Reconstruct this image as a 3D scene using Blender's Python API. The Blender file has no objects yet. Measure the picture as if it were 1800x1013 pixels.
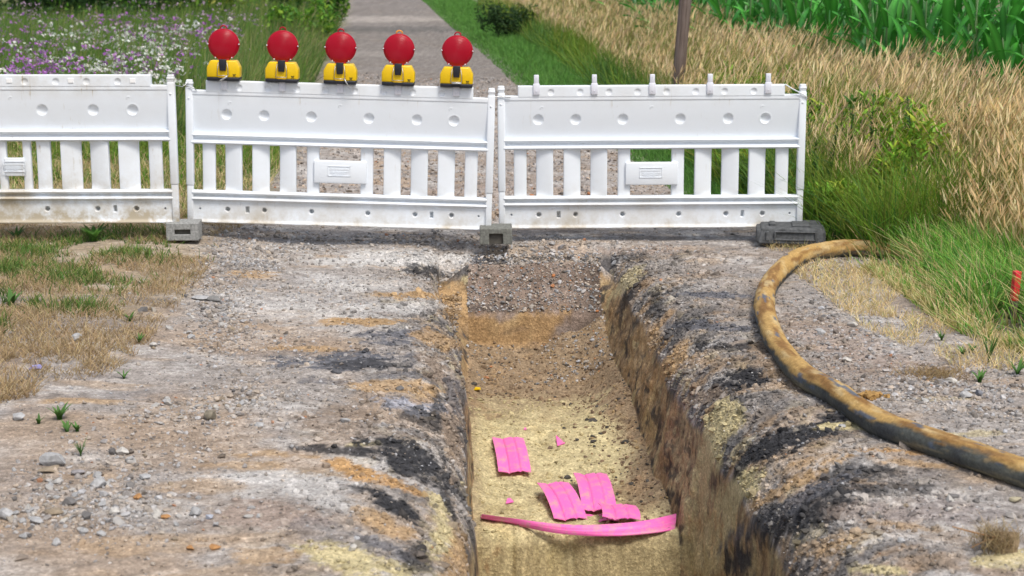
import bpy, bmesh, math, random
import numpy as np
from mathutils import Vector, Matrix, noise as mnoise

random.seed(7); rng = np.random.default_rng(7)
SC = bpy.context.scene
COL = SC.collection
R = math.radians

# ------------------------------------------------------------------ camera
F = 3000.0                      # focal length in pixels of an 1800 px wide frame
H = 2.11
PITCH = math.atan(636.5 / F)
CP, SP = math.cos(PITCH), math.sin(PITCH)
cam_d = bpy.data.cameras.new('camera')
cam = bpy.data.objects.new('camera', cam_d); COL.objects.link(cam)
cam.location = (0, 0, H); cam.rotation_euler = (math.pi / 2 - PITCH, 0, 0)
cam_d.sensor_width = 36; cam_d.lens = 36 * F / 1800
cam_d.clip_start = 0.1; cam_d.clip_end = 1500
cam_d.dof.use_dof = True; cam_d.dof.focus_distance = 9.5; cam_d.dof.aperture_fstop = 4.0
SC.camera = cam

# ------------------------------------------------------------------ light
SUN_EL, SUN_AZ = R(60), R(150)     # azimuth measured from +Y towards +X
world = bpy.data.worlds.new("World"); SC.world = world; world.use_nodes = True
wn = world.node_tree.nodes; wl = world.node_tree.links
sky = wn.new('ShaderNodeTexSky'); sky.sky_type = 'NISHITA'; sky.sun_disc = False
sky.sun_elevation = SUN_EL; sky.sun_rotation = SUN_AZ
sky.air_density = 1.0; sky.dust_density = 3.5; sky.ozone_density = 1.0
bg = wn['Background']; bg.inputs['Strength'].default_value = 0.125
hs = wn.new('ShaderNodeHueSaturation'); hs.inputs['Saturation'].default_value = .62
wl.new(sky.outputs[0], hs.inputs['Color']); wl.new(hs.outputs[0], bg.inputs[0])
sun_d = bpy.data.lights.new('sun', 'SUN'); sun_d.energy = 2.0; sun_d.angle = R(14)
sun_d.color = (1.0, 0.93, 0.83)
sun = bpy.data.objects.new('sun', sun_d); COL.objects.link(sun)
sv = Vector((math.sin(SUN_AZ) * math.cos(SUN_EL), math.cos(SUN_AZ) * math.cos(SUN_EL), math.sin(SUN_EL)))
sun.rotation_euler = sv.to_track_quat('Z', 'Y').to_euler(); sun.location = (0, 0, 30)
SC.view_settings.view_transform = 'Standard'; SC.view_settings.look = 'None'
SC.view_settings.gamma = 1; SC.view_settings.exposure = 0.42
SC.view_settings.use_curve_mapping = False

# ------------------------------------------------------------------ noise
_T = rng.random((32, 32, 32)).astype(np.float32)
def vnoise(x, y, z=0.0):
    x, y, z = np.broadcast_arrays(np.asarray(x, float), np.asarray(y, float), np.asarray(z, float))
    xi = np.floor(x).astype(int); yi = np.floor(y).astype(int); zi = np.floor(z).astype(int)
    fx = x - xi; fy = y - yi; fz = z - zi
    fx = fx*fx*(3-2*fx); fy = fy*fy*(3-2*fy); fz = fz*fz*(3-2*fz)
    a = lambda i, j, k: _T[(xi+i) & 31, (yi+j) & 31, (zi+k) & 31]
    c00 = a(0,0,0)*(1-fx)+a(1,0,0)*fx; c10 = a(0,1,0)*(1-fx)+a(1,1,0)*fx
    c01 = a(0,0,1)*(1-fx)+a(1,0,1)*fx; c11 = a(0,1,1)*(1-fx)+a(1,1,1)*fx
    return ((c00*(1-fy)+c10*fy)*(1-fz)+(c01*(1-fy)+c11*fy)*fz)*2-1
def fbm(x, y, z=0.0, o=4, g=0.5):
    s = 0; a = 1; t = 0
    x = np.asarray(x, float); y = np.asarray(y, float); z = np.asarray(z, float)
    for i in range(o):
        s = s + a*vnoise(x+17.3*i, y+9.1*i, z+4.7*i); t += a; a *= g
        x, y = (x*0.8-y*0.6)*2.03, (x*0.6+y*0.8)*2.03; z = z*2.03
    return s/t
def sst(a, b, x):
    t = np.clip((x-a)/(b-a), 0, 1); return t*t*(3-2*t)

# ------------------------------------------------------------------ projection helpers (photo pixel <-> place)
def proj(x, y, z):
    d = y*CP + (H-z)*SP
    yc = (z-H)*CP + y*SP
    d = np.maximum(d, 0.3)
    return 900 + F*x/d, 506.5 - F*yc/d
def unp_z(px, py, z=0.0):
    dx, dy, dz = (px-900)/F, CP + (506.5-py)/F*SP, -SP + (506.5-py)/F*CP
    t = (z-H)/dz
    return Vector((dx*t, dy*t, z))
def unp_d(px, py, d):
    a, b = (px-900)/F*d, (506.5-py)/F*d
    return Vector((a, d*CP + b*SP, H + b*CP - d*SP))
def unp_y(px, py, Y):
    dx, dy, dz = (px-900)/F, CP + (506.5-py)/F*SP, -SP + (506.5-py)/F*CP
    t = Y/dy
    return Vector((dx*t, Y, H+dz*t))

# ------------------------------------------------------------------ trench layout
_ln, _lf = unp_z(833, 930, -.76), unp_z(820, 612, -.62)
_rn, _rf = unp_z(1192, 930, -.76), unp_z(1060, 612, -.62)
def lin(p, q):
    k = (q.x-p.x)/(q.y-p.y)
    return lambda v: p.x + k*(v-p.y)
_XL, _XR = lin(_ln, _lf), lin(_rn, _rf)
def XL(v): return _XL(v) + .022*vnoise(np.asarray(v)*2.1, 1.5) + .010*vnoise(np.asarray(v)*7, 2.5) + .005*vnoise(np.asarray(v)*21, 7.5)
def XR(v): return _XR(v) + .035*vnoise(np.asarray(v)*1.9, 3.5) + .014*vnoise(np.asarray(v)*6, 4.5)
def WLf(v): return .03 + .16*sst(9.0, 10.9, np.asarray(v, float))
V_STEP = unp_z(1020, 934, -.76).y
V_TOP = unp_z(930, 441, 0).y            # top rim of the end face
V_BASE = unp_z(930, 600, -.60).y
V_BASE = V_TOP-.27
_fv = np.array([-8, V_STEP-.10, V_STEP-.045, V_STEP-.012, V_STEP+.02, V_STEP+.07, V_STEP+1.2, V_BASE-.9, V_BASE-.45, V_BASE-.14, V_BASE, V_BASE+.03, V_BASE+.06, V_BASE+.16, V_TOP-.03, V_TOP+.03])
_fz = np.array([-1.45, -1.40, -1.02, -.83, -.785, -.762, -.73, -.70, -.66, -.60, -.565, -.40, -.35, -.21, -.045, 0])
def floor_base(v): return np.interp(v, _fv, _fz)
def rise(x, y): return .075*sst(-1.3, -2.4, x)*sst(4, 10, y)
def zout(x, y, fine=True):
    """height of the ground outside the trench"""
    x = np.asarray(x, float); y = np.asarray(y, float)
    z = rise(x, y)
    intr = 1 - sst(V_TOP-.1, V_TOP+.35, y)
    sl = np.maximum(XL(y)-WLf(y)-x, 0); sr = np.maximum(x-XR(y)-.08, 0)
    left = x < (XL(y)+XR(y))/2
    s = np.where(left, sl, sr)
    nr = sst(11.2, 8.0, y)
    w = np.where(left, .14+.26*nr+.07*vnoise(y*1.9, 3.3)+.03*vnoise(y*6, 1.3), .20+.20*nr+.08*vnoise(y*2.1, 8.1)+.04*vnoise(y*6, 6.3))
    dr = np.where(left, .17+.12*nr+.05*vnoise(y*2.1, 1.7), .20+.12*nr+.07*vnoise(y*1.9, 5.5))
    q_ = np.clip(1-s/w, 0, 1)
    z = z - intr*dr*(1-np.sqrt(np.clip(1-q_**2.3, 0, 1))) - intr*.05*np.exp(-s/.35)
    z = z + intr*np.where(left, .014, .026)*np.sin((y+.75*s)*9+3*vnoise(y*1.3, x*.8, 2.2))*np.exp(-s/.55)*sst(-.02, .06, s+.03)
    near = 1-sst(16, 40, y)*.5
    z = z + .016*fbm(x*1.3, y*1.1, 1.1, 2)*near
    if fine:
        rough = .55+1.5*np.exp(-s/.45)*intr
        z = z + rough*(.011*fbm(x*7, y*6, 3.1, 3, .55) + .0075*fbm(x*26, y*24, 7.7, 4, .65))
    return z
def zfloor(x, y, fine=True):
    x = np.asarray(x, float); y = np.asarray(y, float)
    wob = .045*vnoise(x*4, 2.2) + .022*vnoise(x*15, 5.1) + .010*vnoise(x*44, 6.1) - .10*((x-(XL(y)+XR(y))/2)/.5)**2*-.5
    v = y + wob*np.exp(-((y-V_STEP)/.12)**2)
    face = np.exp(-((y-(V_TOP+V_BASE)/2)/.12)**2)
    v = v + face*.03*fbm(x*3, 4.2, 0, 3)
    z = floor_base(v)
    t = (x-XL(y))/(XR(y)-XL(y))
    up = sst(V_STEP+.1, V_STEP+.5, y)*(1-sst(V_BASE-.05, V_BASE, y))
    z = z + up*(.17*sst(.74, 1.02, t+.07*vnoise(y*2.3, 1.1))*(.5+.5*sst(-.3, .5, vnoise(y*1.7, 9.3))) + .05*sst(.13, -.02, t))
    z = z + up*.05*fbm(x*2.1, y*1.5, 6.0, 2) + up*.13*np.exp(-((y-V_BASE)/.30)**2)*sst(.35, .85, t+.15*vnoise(x*6, y*5))
    if fine:
        am = np.where(y > V_BASE-.05, .35, 1.0)*np.where(y < V_STEP, .5, 1.0)
        z = z + am*(.026*fbm(x*6, y*6, 2.0, 3, .55) + .010*fbm(x*22, y*26, 5.0, 4, .6))
    return z
def surf(x, y, fine=True):
    x = np.asarray(x, float); y = np.asarray(y, float)
    ins = (x > XL(y)) & (x < XR(y)) & (y < V_TOP)
    return np.where(ins, zfloor(x, y, fine), zout(x, y, fine))
def G(px, py, dz=0.0):
    """the place on the ground seen at this pixel"""
    z = 0.0
    for _ in range(6):
        p = unp_z(px, py, z); z = float(rise(p.x, p.y))
    p.z = float(zout(p.x, p.y)) + dz
    return p
def T_(px, py, dz=0.0):
    """the place on the trench floor seen at this pixel"""
    z = -.72
    for _ in range(8):
        p = unp_z(px, py, z); z = .5*z+.5*float(zfloor(p.x, p.y, False))
    p.z = float(zfloor(p.x, p.y))+dz
    return p

# track edges beyond the fence (world x as function of y)
def _edge(pts):
    w = sorted([(unp_z(a, b, 0).y, unp_z(a, b, 0).x) for a, b in pts])
    ys = np.array([p[0] for p in w]); xs = np.array([p[1] for p in w])
    k = (xs[-1]-xs[-3])/(ys[-1]-ys[-3])
    ys = np.append(ys, 700); xs = np.append(xs, xs[-1]+k*(700-ys[-2]))
    return lambda v: np.interp(v, ys, xs)
RE = _edge([(1560, 470), (1330, 400), (1200, 340), (1100, 270), (925, 160), (860, 100), (800, 50), (738, 0)])
LE = _edge([(300, 560), (425, 400), (520, 250), (575, 150), (600, 80), (612, 40), (618, 0)])

# ------------------------------------------------------------------ mesh helpers
def link(me, name, parent=None, mat=None, loc=None, rot=None):
    o = bpy.data.objects.new(name, me); COL.objects.link(o)
    if mat is not None and me is not None and len(me.materials) == 0: me.materials.append(mat)
    if parent: o.parent = parent
    if loc is not None: o.location = loc
    if rot is not None: o.rotation_euler = rot
    return o
def thing(name, label, cat, loc=(0,0,0), rot=(0,0,0), group=None):
    o = bpy.data.objects.new(name, None); COL.objects.link(o)
    o.empty_display_size = .1
    o.location = loc; o.rotation_euler = rot; tag(o, label, cat, group); return o
def tag(o, label=None, cat=None, group=None, kind=None):
    if label: o['label'] = label
    if cat: o['category'] = cat
    if group: o['group'] = group
    if kind: o['kind'] = kind
    return o
def np_mesh(name, verts, faces, cols=None, smooth=False):
    """verts (n,3); faces (m,k) all same k; cols (n,3)"""
    me = bpy.data.meshes.new(name)
    verts = np.ascontiguousarray(verts, dtype=np.float32); faces = np.ascontiguousarray(faces, dtype=np.int32)
    n, m, k = len(verts), len(faces), faces.shape[1]
    me.vertices.add(n); me.vertices.foreach_set('co', verts.ravel())
    me.loops.add(m*k); me.loops.foreach_set('vertex_index', faces.ravel())
    me.polygons.add(m); me.polygons.foreach_set('loop_start', np.arange(0, m*k, k, dtype=np.int32))
    try: me.polygons.foreach_set('loop_total', np.full(m, k, dtype=np.int32))
    except Exception: pass
    me.polygons.foreach_set('use_smooth', np.full(m, smooth, dtype=bool))
    if cols is not None:
        a = me.color_attributes.new('Col', 'FLOAT_COLOR', 'POINT')
        c = np.ones((n, 4), dtype=np.float32); c[:, :3] = cols
        a.data.foreach_set('color', c.ravel())
    me.update(calc_edges=True); me.validate()
    return me
def bm_mesh(bm, name, smooth=False):
    bmesh.ops.recalc_face_normals(bm, faces=bm.faces)
    me = bpy.data.meshes.new(name); bm.to_mesh(me); bm.free()
    for p in me.polygons: p.use_smooth = smooth
    return me
def bx(bm, x0, x1, y0, y1, z0, z1, bev=0.0, seg=2):
    r = bmesh.ops.create_cube(bm, size=1)
    vs = r['verts']
    for v in vs:
        v.co = Vector(((x0+x1)/2+v.co.x*(x1-x0), (y0+y1)/2+v.co.y*(y1-y0), (z0+z1)/2+v.co.z*(z1-z0)))
    if bev > 0:
        es = list({e for v in vs for e in v.link_edges})
        bmesh.ops.bevel(bm, geom=es, offset=bev, segments=seg, affect='EDGES', profile=.5)
def prism(bm, pts, y0, y1, bev=0.0):
    """polygon pts in xz extruded from y0 to y1"""
    a = [bm.verts.new((x, y0, z)) for x, z in pts]; b = [bm.verts.new((x, y1, z)) for x, z in pts]
    n = len(pts); fs = [bm.faces.new(a), bm.faces.new(b[::-1])]
    for i in range(n): fs.append(bm.faces.new((a[(i+1) % n], a[i], b[i], b[(i+1) % n])))
    if bev > 0:
        es = list({e for v in a+b for e in v.link_edges})
        bmesh.ops.bevel(bm, geom=es, offset=bev, segments=2, affect='EDGES', profile=.5)
def lathe_y(bm, prof, n=32, cx=0, cz=0):
    """prof: list of (r, y) turned round the y axis through cx, cz"""
    rings = []
    for r, y in prof:
        if r < 1e-6: rings.append([bm.verts.new((cx, y, cz))])
        else: rings.append([bm.verts.new((cx+r*math.cos(2*math.pi*i/n), y, cz+r*math.sin(2*math.pi*i/n))) for i in range(n)])
    for A, B in zip(rings[:-1], rings[1:]):
        for i in range(n):
            j = (i+1) % n
            if len(A) == 1 and len(B) == 1: continue
            if len(A) == 1: bm.faces.new((A[0], B[i], B[j]))
            elif len(B) == 1: bm.faces.new((A[i], A[j], B[0]))
            else: bm.faces.new((A[i], A[j], B[j], B[i]))
def tube(bm, pts, rad, n=8, closed=False):
    pts = [Vector(p) for p in pts]; rings = []
    for i, p in enumerate(pts):
        if closed: t = pts[(i+1) % len(pts)]-pts[i-1]
        else: t = pts[min(i+1, len(pts)-1)]-pts[max(i-1, 0)]
        t.normalize()
        u = t.cross(Vector((0, 0, 1)));
        if u.length < .05: u = t.cross(Vector((1, 0, 0)))
        u.normalize(); w = t.cross(u)
        rr = rad[i] if isinstance(rad, (list, tuple)) else rad
        rings.append([bm.verts.new(p+rr*(math.cos(2*math.pi*k/n)*u+math.sin(2*math.pi*k/n)*w)) for k in range(n)])
    L = len(rings)
    for i in range(L if closed else L-1):
        A, B = rings[i], rings[(i+1) % L]
        for k in range(n): bm.faces.new((A[k], A[(k+1) % n], B[(k+1) % n], B[k]))
    if not closed: bm.faces.new(rings[0][::-1]); bm.faces.new(rings[-1])

# ------------------------------------------------------------------ materials
def mat(name, base=(.5,.5,.5), rough=.8, spec=.3, attr=False):
    m = bpy.data.materials.new(name); m.use_nodes = True
    nt = m.node_tree; b = nt.nodes['Principled BSDF']
    b.inputs['Base Color'].default_value = (*base, 1); b.inputs['Roughness'].default_value = rough
    b.inputs['Specular IOR Level'].default_value = spec
    return m, nt, b
def nd(nt, t, **kw):
    n = nt.nodes.new(t)
    for k, v in kw.items():
        if k in n.inputs.keys() if isinstance(k, str) else False: n.inputs[k].default_value = v
        else: setattr(n, k, v)
    return n
def mixc(nt, fac, a, b, mode='MIX'):
    n = nt.nodes.new('ShaderNodeMix'); n.data_type = 'RGBA'; n.blend_type = mode
    for sock, v in ((n.inputs[0], fac), (n.inputs[6], a), (n.inputs[7], b)):
        if hasattr(v, 'links'): nt.links.new(v, sock)
        elif isinstance(v, (int, float)): sock.default_value = v
        else: sock.default_value = (*v, 1)
    return n.outputs[2]
def ramp(nt, src, stops):
    n = nt.nodes.new('ShaderNodeValToRGB'); nt.links.new(src, n.inputs[0])
    e = n.color_ramp.elements
    while len(e) < len(stops): e.new(.5)
    for el, (p, c) in zip(e, stops):
        el.position = p; el.color = (*c, 1) if not isinstance(c, (int, float)) else (c, c, c, 1)
    return n.outputs[0]
def tex(nt, kind, scale, detail=4, rough=.6, vec=None, **kw):
    n = nt.nodes.new(kind); n.inputs['Scale'].default_value = scale
    if 'Detail' in n.inputs and kind == 'ShaderNodeTexNoise':
        n.inputs['Detail'].default_value = detail; n.inputs['Roughness'].default_value = rough
    for k, v in kw.items(): setattr(n, k, v)
    if vec is not None: nt.links.new(vec, n.inputs['Vector'])
    return n
def bump(nt, b, srcs):
    last = None
    for h, st, dist in srcs:
        n = nt.nodes.new('ShaderNodeBump'); n.inputs['Strength'].default_value = st; n.inputs['Distance'].default_value = dist
        nt.links.new(h, n.inputs['Height'])
        if last: nt.links.new(last, n.inputs['Normal'])
        last = n.outputs[0]
    nt.links.new(last, b.inputs['Normal'])
def objvec(nt, sc=(1,1,1), kind='Object'):
    tc = nt.nodes.new('ShaderNodeTexCoord'); mp = nt.nodes.new('ShaderNodeMapping'); mp.inputs['Scale'].default_value = sc
    nt.links.new(tc.outputs[kind], mp.inputs[0]); return mp.outputs[0]

# earth: colour from the painted-on patches of soil, grain from nodes
M_EARTH, nt, b = mat('earth', rough=.95, spec=.15)
va = nd(nt, 'ShaderNodeVertexColor', layer_name='Col')
ov = objvec(nt)
n1 = tex(nt, 'ShaderNodeTexNoise', 9, 8, .7, ov); n2 = tex(nt, 'ShaderNodeTexNoise', 70, 5, .7, ov)
v1 = tex(nt, 'ShaderNodeTexVoronoi', 75, vec=ov); v2 = tex(nt, 'ShaderNodeTexVoronoi', 190, vec=ov)
sep = nd(nt, 'ShaderNodeSeparateColor'); nt.links.new(v1.outputs['Color'], sep.inputs[0])
sep2 = nd(nt, 'ShaderNodeSeparateColor'); nt.links.new(v2.outputs['Color'], sep2.inputs[0])
c = mixc(nt, 1.0, va.outputs['Color'], ramp(nt, n1.outputs['Fac'], [(.25, (.72,.70,.68)), (.75, (1.25,1.25,1.25))]), 'MULTIPLY')
c = mixc(nt, 1.0, c, ramp(nt, n2.outputs['Fac'], [(.25, (.70,.68,.66)), (.75, (1.28,1.29,1.30))]), 'MULTIPLY')
c = mixc(nt, 1.0, c, ramp(nt, sep2.outputs[0], [(0, (.86,.86,.86)), (.8, (1.05,1.05,1.05)), (1, (1.22,1.22,1.22))]), 'MULTIPLY')
c = mixc(nt, 1.0, c, ramp(nt, sep.outputs[1], [(0, (.84,.84,.84)), (.6, (1,1,1)), (1, (1.25,1.25,1.25))]), 'MULTIPLY')
nt.links.new(c, b.inputs['Base Color'])
bump(nt, b, [(n1.outputs['Fac'], .5, .02), (v1.outputs['Distance'], .4, .005), (n2.outputs['Fac'], .8, .008)])

M_STONE, nt, b = mat('stone', rough=.85, spec=.25)
va = nd(nt, 'ShaderNodeVertexColor', layer_name='Col'); ov = objvec(nt)
n1 = tex(nt, 'ShaderNodeTexNoise', 60, 5, .65, ov)
c = mixc(nt, 1.0, va.outputs['Color'], ramp(nt, n1.outputs['Fac'], [(.3, (.7,.69,.67)), (.7, (1.2,1.2,1.2))]), 'MULTIPLY')
nt.links.new(c, b.inputs['Base Color']); bump(nt, b, [(n1.outputs['Fac'], .5, .004)])

def leafmat(name, rough=.6, trans=.35, spec=.3):
    m, nt, b = mat(name, rough=rough, spec=spec)
    va = nd(nt, 'ShaderNodeVertexColor', layer_name='Col')
    nt.links.new(va.outputs['Color'], b.inputs['Base Color'])
    tr = nd(nt, 'ShaderNodeBsdfTranslucent'); nt.links.new(va.outputs['Color'], tr.inputs[0])
    mx = nd(nt, 'ShaderNodeMixShader'); mx.inputs[0].default_value = trans
    nt.links.new(b.outputs[0], mx.inputs[1]); nt.links.new(tr.outputs[0], mx.inputs[2])
    nt.links.new(mx.outputs[0], nt.nodes['Material Output'].inputs[0]); return m
M_LEAF = leafmat('leaf'); M_MAIZE = leafmat('maize_leaf', .38, .3, .5)

def plastic_white(name, dirt):
    m, nt, b = mat(name, (.77,.825,.89), .42, .4)
    ov = objvec(nt, (1,1,1)); st = objvec(nt, (38, 38, 1.6))
    big = tex(nt, 'ShaderNodeTexNoise', 3.2, 6, .7, ov); strk = tex(nt, 'ShaderNodeTexNoise', 1.0, 4, .6, st)
    fine = tex(nt, 'ShaderNodeTexNoise', 45, 4, .7, ov)
    tc = nd(nt, 'ShaderNodeTexCoord'); sx = nd(nt, 'ShaderNodeSeparateXYZ'); nt.links.new(tc.outputs['Object'], sx.inputs[0])
    low = ramp(nt, sx.outputs[2], [(0, .95), (.10, .45), (.35, .10), (.8, .02), (.9, .18)])     # splashes near the ground, dust on the top rail
    f1 = nd(nt, 'ShaderNodeMath', operation='MULTIPLY'); nt.links.new(low, f1.inputs[0]); nt.links.new(ramp(nt, big.outputs['Fac'], [(.38, 0.0), (.66, 1.0)]), f1.inputs[1])
    f2 = nd(nt, 'ShaderNodeMath', operation='MULTIPLY'); nt.links.new(ramp(nt, strk.outputs['Fac'], [(.60, 0.0), (.74, .55)]), f2.inputs[0]); nt.links.new(ramp(nt, big.outputs['Fac'], [(.52, 0.0), (.66, 1.0)]), f2.inputs[1])
    ad = nd(nt, 'ShaderNodeMath', operation='ADD'); nt.links.new(f1.outputs[0], ad.inputs[0]); nt.links.new(f2.outputs[0], ad.inputs[1])
    sc_ = nd(nt, 'ShaderNodeMath', operation='MULTIPLY', use_clamp=True); nt.links.new(ad.outputs[0], sc_.inputs[0]); sc_.inputs[1].default_value = dirt
    c = mixc(nt, sc_.outputs[0], (.77,.825,.89), (.43,.38,.29))
    c = mixc(nt, ramp(nt, fine.outputs['Fac'], [(.66, 0.0), (.74, .35)]), c, (.50,.49,.46))
    nt.links.new(c, b.inputs['Base Color'])
    nt.links.new(ramp(nt, big.outputs['Fac'], [(.3, .36), (.7, .6)]), b.inputs['Roughness'])
    bump(nt, b, [(big.outputs['Fac'], .12, .01), (fine.outputs['Fac'], .08, .001)])
    return m
M_WHITE = plastic_white('white_plastic', 1.15); M_WHITE_D = plastic_white('dirty_white_plastic', 2.8)

def simple(name, base, rough=.5, spec=.4, sc=40, var=.25, bs=.15, metal=0):
    m, nt, b = mat(name, base, rough, spec)
    n = tex(nt, 'ShaderNodeTexNoise', sc, 6, .65, objvec(nt))
    lo = tuple(x*(1-var) for x in base); hi = tuple(min(1, x*(1+var)) for x in base)
    nt.links.new(ramp(nt, n.outputs['Fac'], [(.3, lo), (.7, hi)]), b.inputs['Base Color'])
    bump(nt, b, [(n.outputs['Fac'], bs, .003)]); b.inputs['Metallic'].default_value = metal
    return m
M_YEL = simple('yellow_plastic', (.76,.50,.004), .38, .45, 14, .10, .05)
M_BLACK = simple('black_plastic', (.016,.018,.026), .45, .4, 30, .3, .1)
M_METAL = simple('galvanised_metal', (.52,.53,.54), .4, .5, 60, .25, .1, .8)
M_ORANGE = simple('orange_plastic', (.85,.30,.02), .4, .4)
M_COVER = simple('bright_white_plastic', (.86,.87,.88), .4, .4, 20, .03, .03)
M_TAB = simple('pale_plastic_bracket', (.70,.72,.80), .4, .45, 20, .05, .03)
M_CONC = simple('grey_recycled_block', (.27,.275,.27), .9, .2, 60, .45, .6)
M_CONC2 = simple('dark_grey_recycled_block', (.17,.175,.16), .9, .2, 55, .45, .6)
M_RUB = simple('black_rubber_base', (.085,.09,.095), .75, .3, 35, .6, .5)
M_SLOT_SHADE = simple('dark_slot_shade', (.09,.085,.075), .9, .1)
M_STAKE = simple('red_painted_wood', (.72,.035,.05), .6, .3, 60, .25, .2)
M_MARK = simple('black_print', (.05,.045,.02), .6, .2)
# red lens
M_RED, nt, b = mat('red_lens', (.45,.0015,.022), .3, .45)
w = objvec(nt); ln = nd(nt, 'ShaderNodeVectorMath', operation='LENGTH')
tc = nt.nodes.new('ShaderNodeTexCoord'); mp = nt.nodes.new('ShaderNodeMapping'); mp.inputs['Location'].default_value = (0, 0, -.234); mp.inputs['Scale'].default_value = (1, 0, 1)
nt.links.new(tc.outputs['Object'], mp.inputs[0]); nt.links.new(mp.outputs[0], ln.inputs[0])
ms = nd(nt, 'ShaderNodeMath', operation='MULTIPLY'); nt.links.new(ln.outputs['Value'], ms.inputs[0]); ms.inputs[1].default_value = 1100
sn = nd(nt, 'ShaderNodeMath', operation='SINE'); nt.links.new(ms.outputs[0], sn.inputs[0])
bump(nt, b, [(sn.outputs[0], .45, .0010)])
tr = nd(nt, 'ShaderNodeBsdfTranslucent'); tr.inputs[0].default_value = (.8,.004,.02,1)
mx = nd(nt, 'ShaderNodeMixShader'); mx.inputs[0].default_value = .28
nt.links.new(b.outputs[0], mx.inputs[1]); nt.links.new(tr.outputs[0], mx.inputs[2]); nt.links.new(mx.outputs[0], nt.nodes['Material Output'].inputs[0])
M_RED_IN = simple('red_reflector', (.75,.02,.01), .3, .5)
# pink plates
M_PINK, nt, b = mat('pink_plastic', (.84,.16,.46), .45, .4)
ov = objvec(nt); n1 = tex(nt, 'ShaderNodeTexNoise', 18, 6, .7, ov); n2 = tex(nt, 'ShaderNodeTexNoise', 110, 3, .6, ov)
c = mixc(nt, ramp(nt, n1.outputs['Fac'], [(.48, 0.0), (.70, .75)]), (.86,.155,.49), (.48,.38,.26))
c = mixc(nt, ramp(nt, n2.outputs['Fac'], [(.66, 0.0), (.72, .8)]), c, (.2,.13,.09))
nt.links.new(c, b.inputs['Base Color'])
# wood pole
M_WOOD, nt, b = mat('weathered_wood', (.16,.12,.10), .9, .15)
n1 = tex(nt, 'ShaderNodeTexNoise', 1, 6, .7, objvec(nt, (45, 45, 2.2)))
nt.links.new(ramp(nt, n1.outputs['Fac'], [(.3, (.085,.065,.055)), (.5, (.17,.13,.115)), (.72, (.26,.22,.20))]), b.inputs['Base Color'])
bump(nt, b, [(n1.outputs['Fac'], .6, .01)])
# hose
M_HOSE, nt, b = mat('muddy_hose', rough=.8, spec=.25)
va = nd(nt, 'ShaderNodeVertexColor', layer_name='Col'); ov = objvec(nt)
n1 = tex(nt, 'ShaderNodeTexNoise', 55, 7, .75, ov); n2 = tex(nt, 'ShaderNodeTexNoise', 14, 4, .6, ov)
c = mixc(nt, 1.0, va.outputs['Color'], ramp(nt, n1.outputs['Fac'], [(.28, (.6,.58,.55)), (.72, (1.3,1.3,1.3))]), 'MULTIPLY')
nt.links.new(c, b.inputs['Base Color']); bump(nt, b, [(n2.outputs['Fac'], .3, .01), (n1.outputs['Fac'], .7, .005)])

# ------------------------------------------------------------------ soil colours
BROWN=(.26,.205,.16); GREYB=(.335,.312,.295); LGREY=(.52,.515,.51); DARK=(.042,.043,.048); OCHRE=(.42,.285,.15)
ORANGE=(.44,.275,.13); SAND=(.52,.455,.27); PINKB=(.33,.265,.225); BLUEG=(.13,.135,.155); DRYG=(.33,.255,.15); CLAY=(.34,.225,.115); MUD=(.14,.105,.08)
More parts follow.
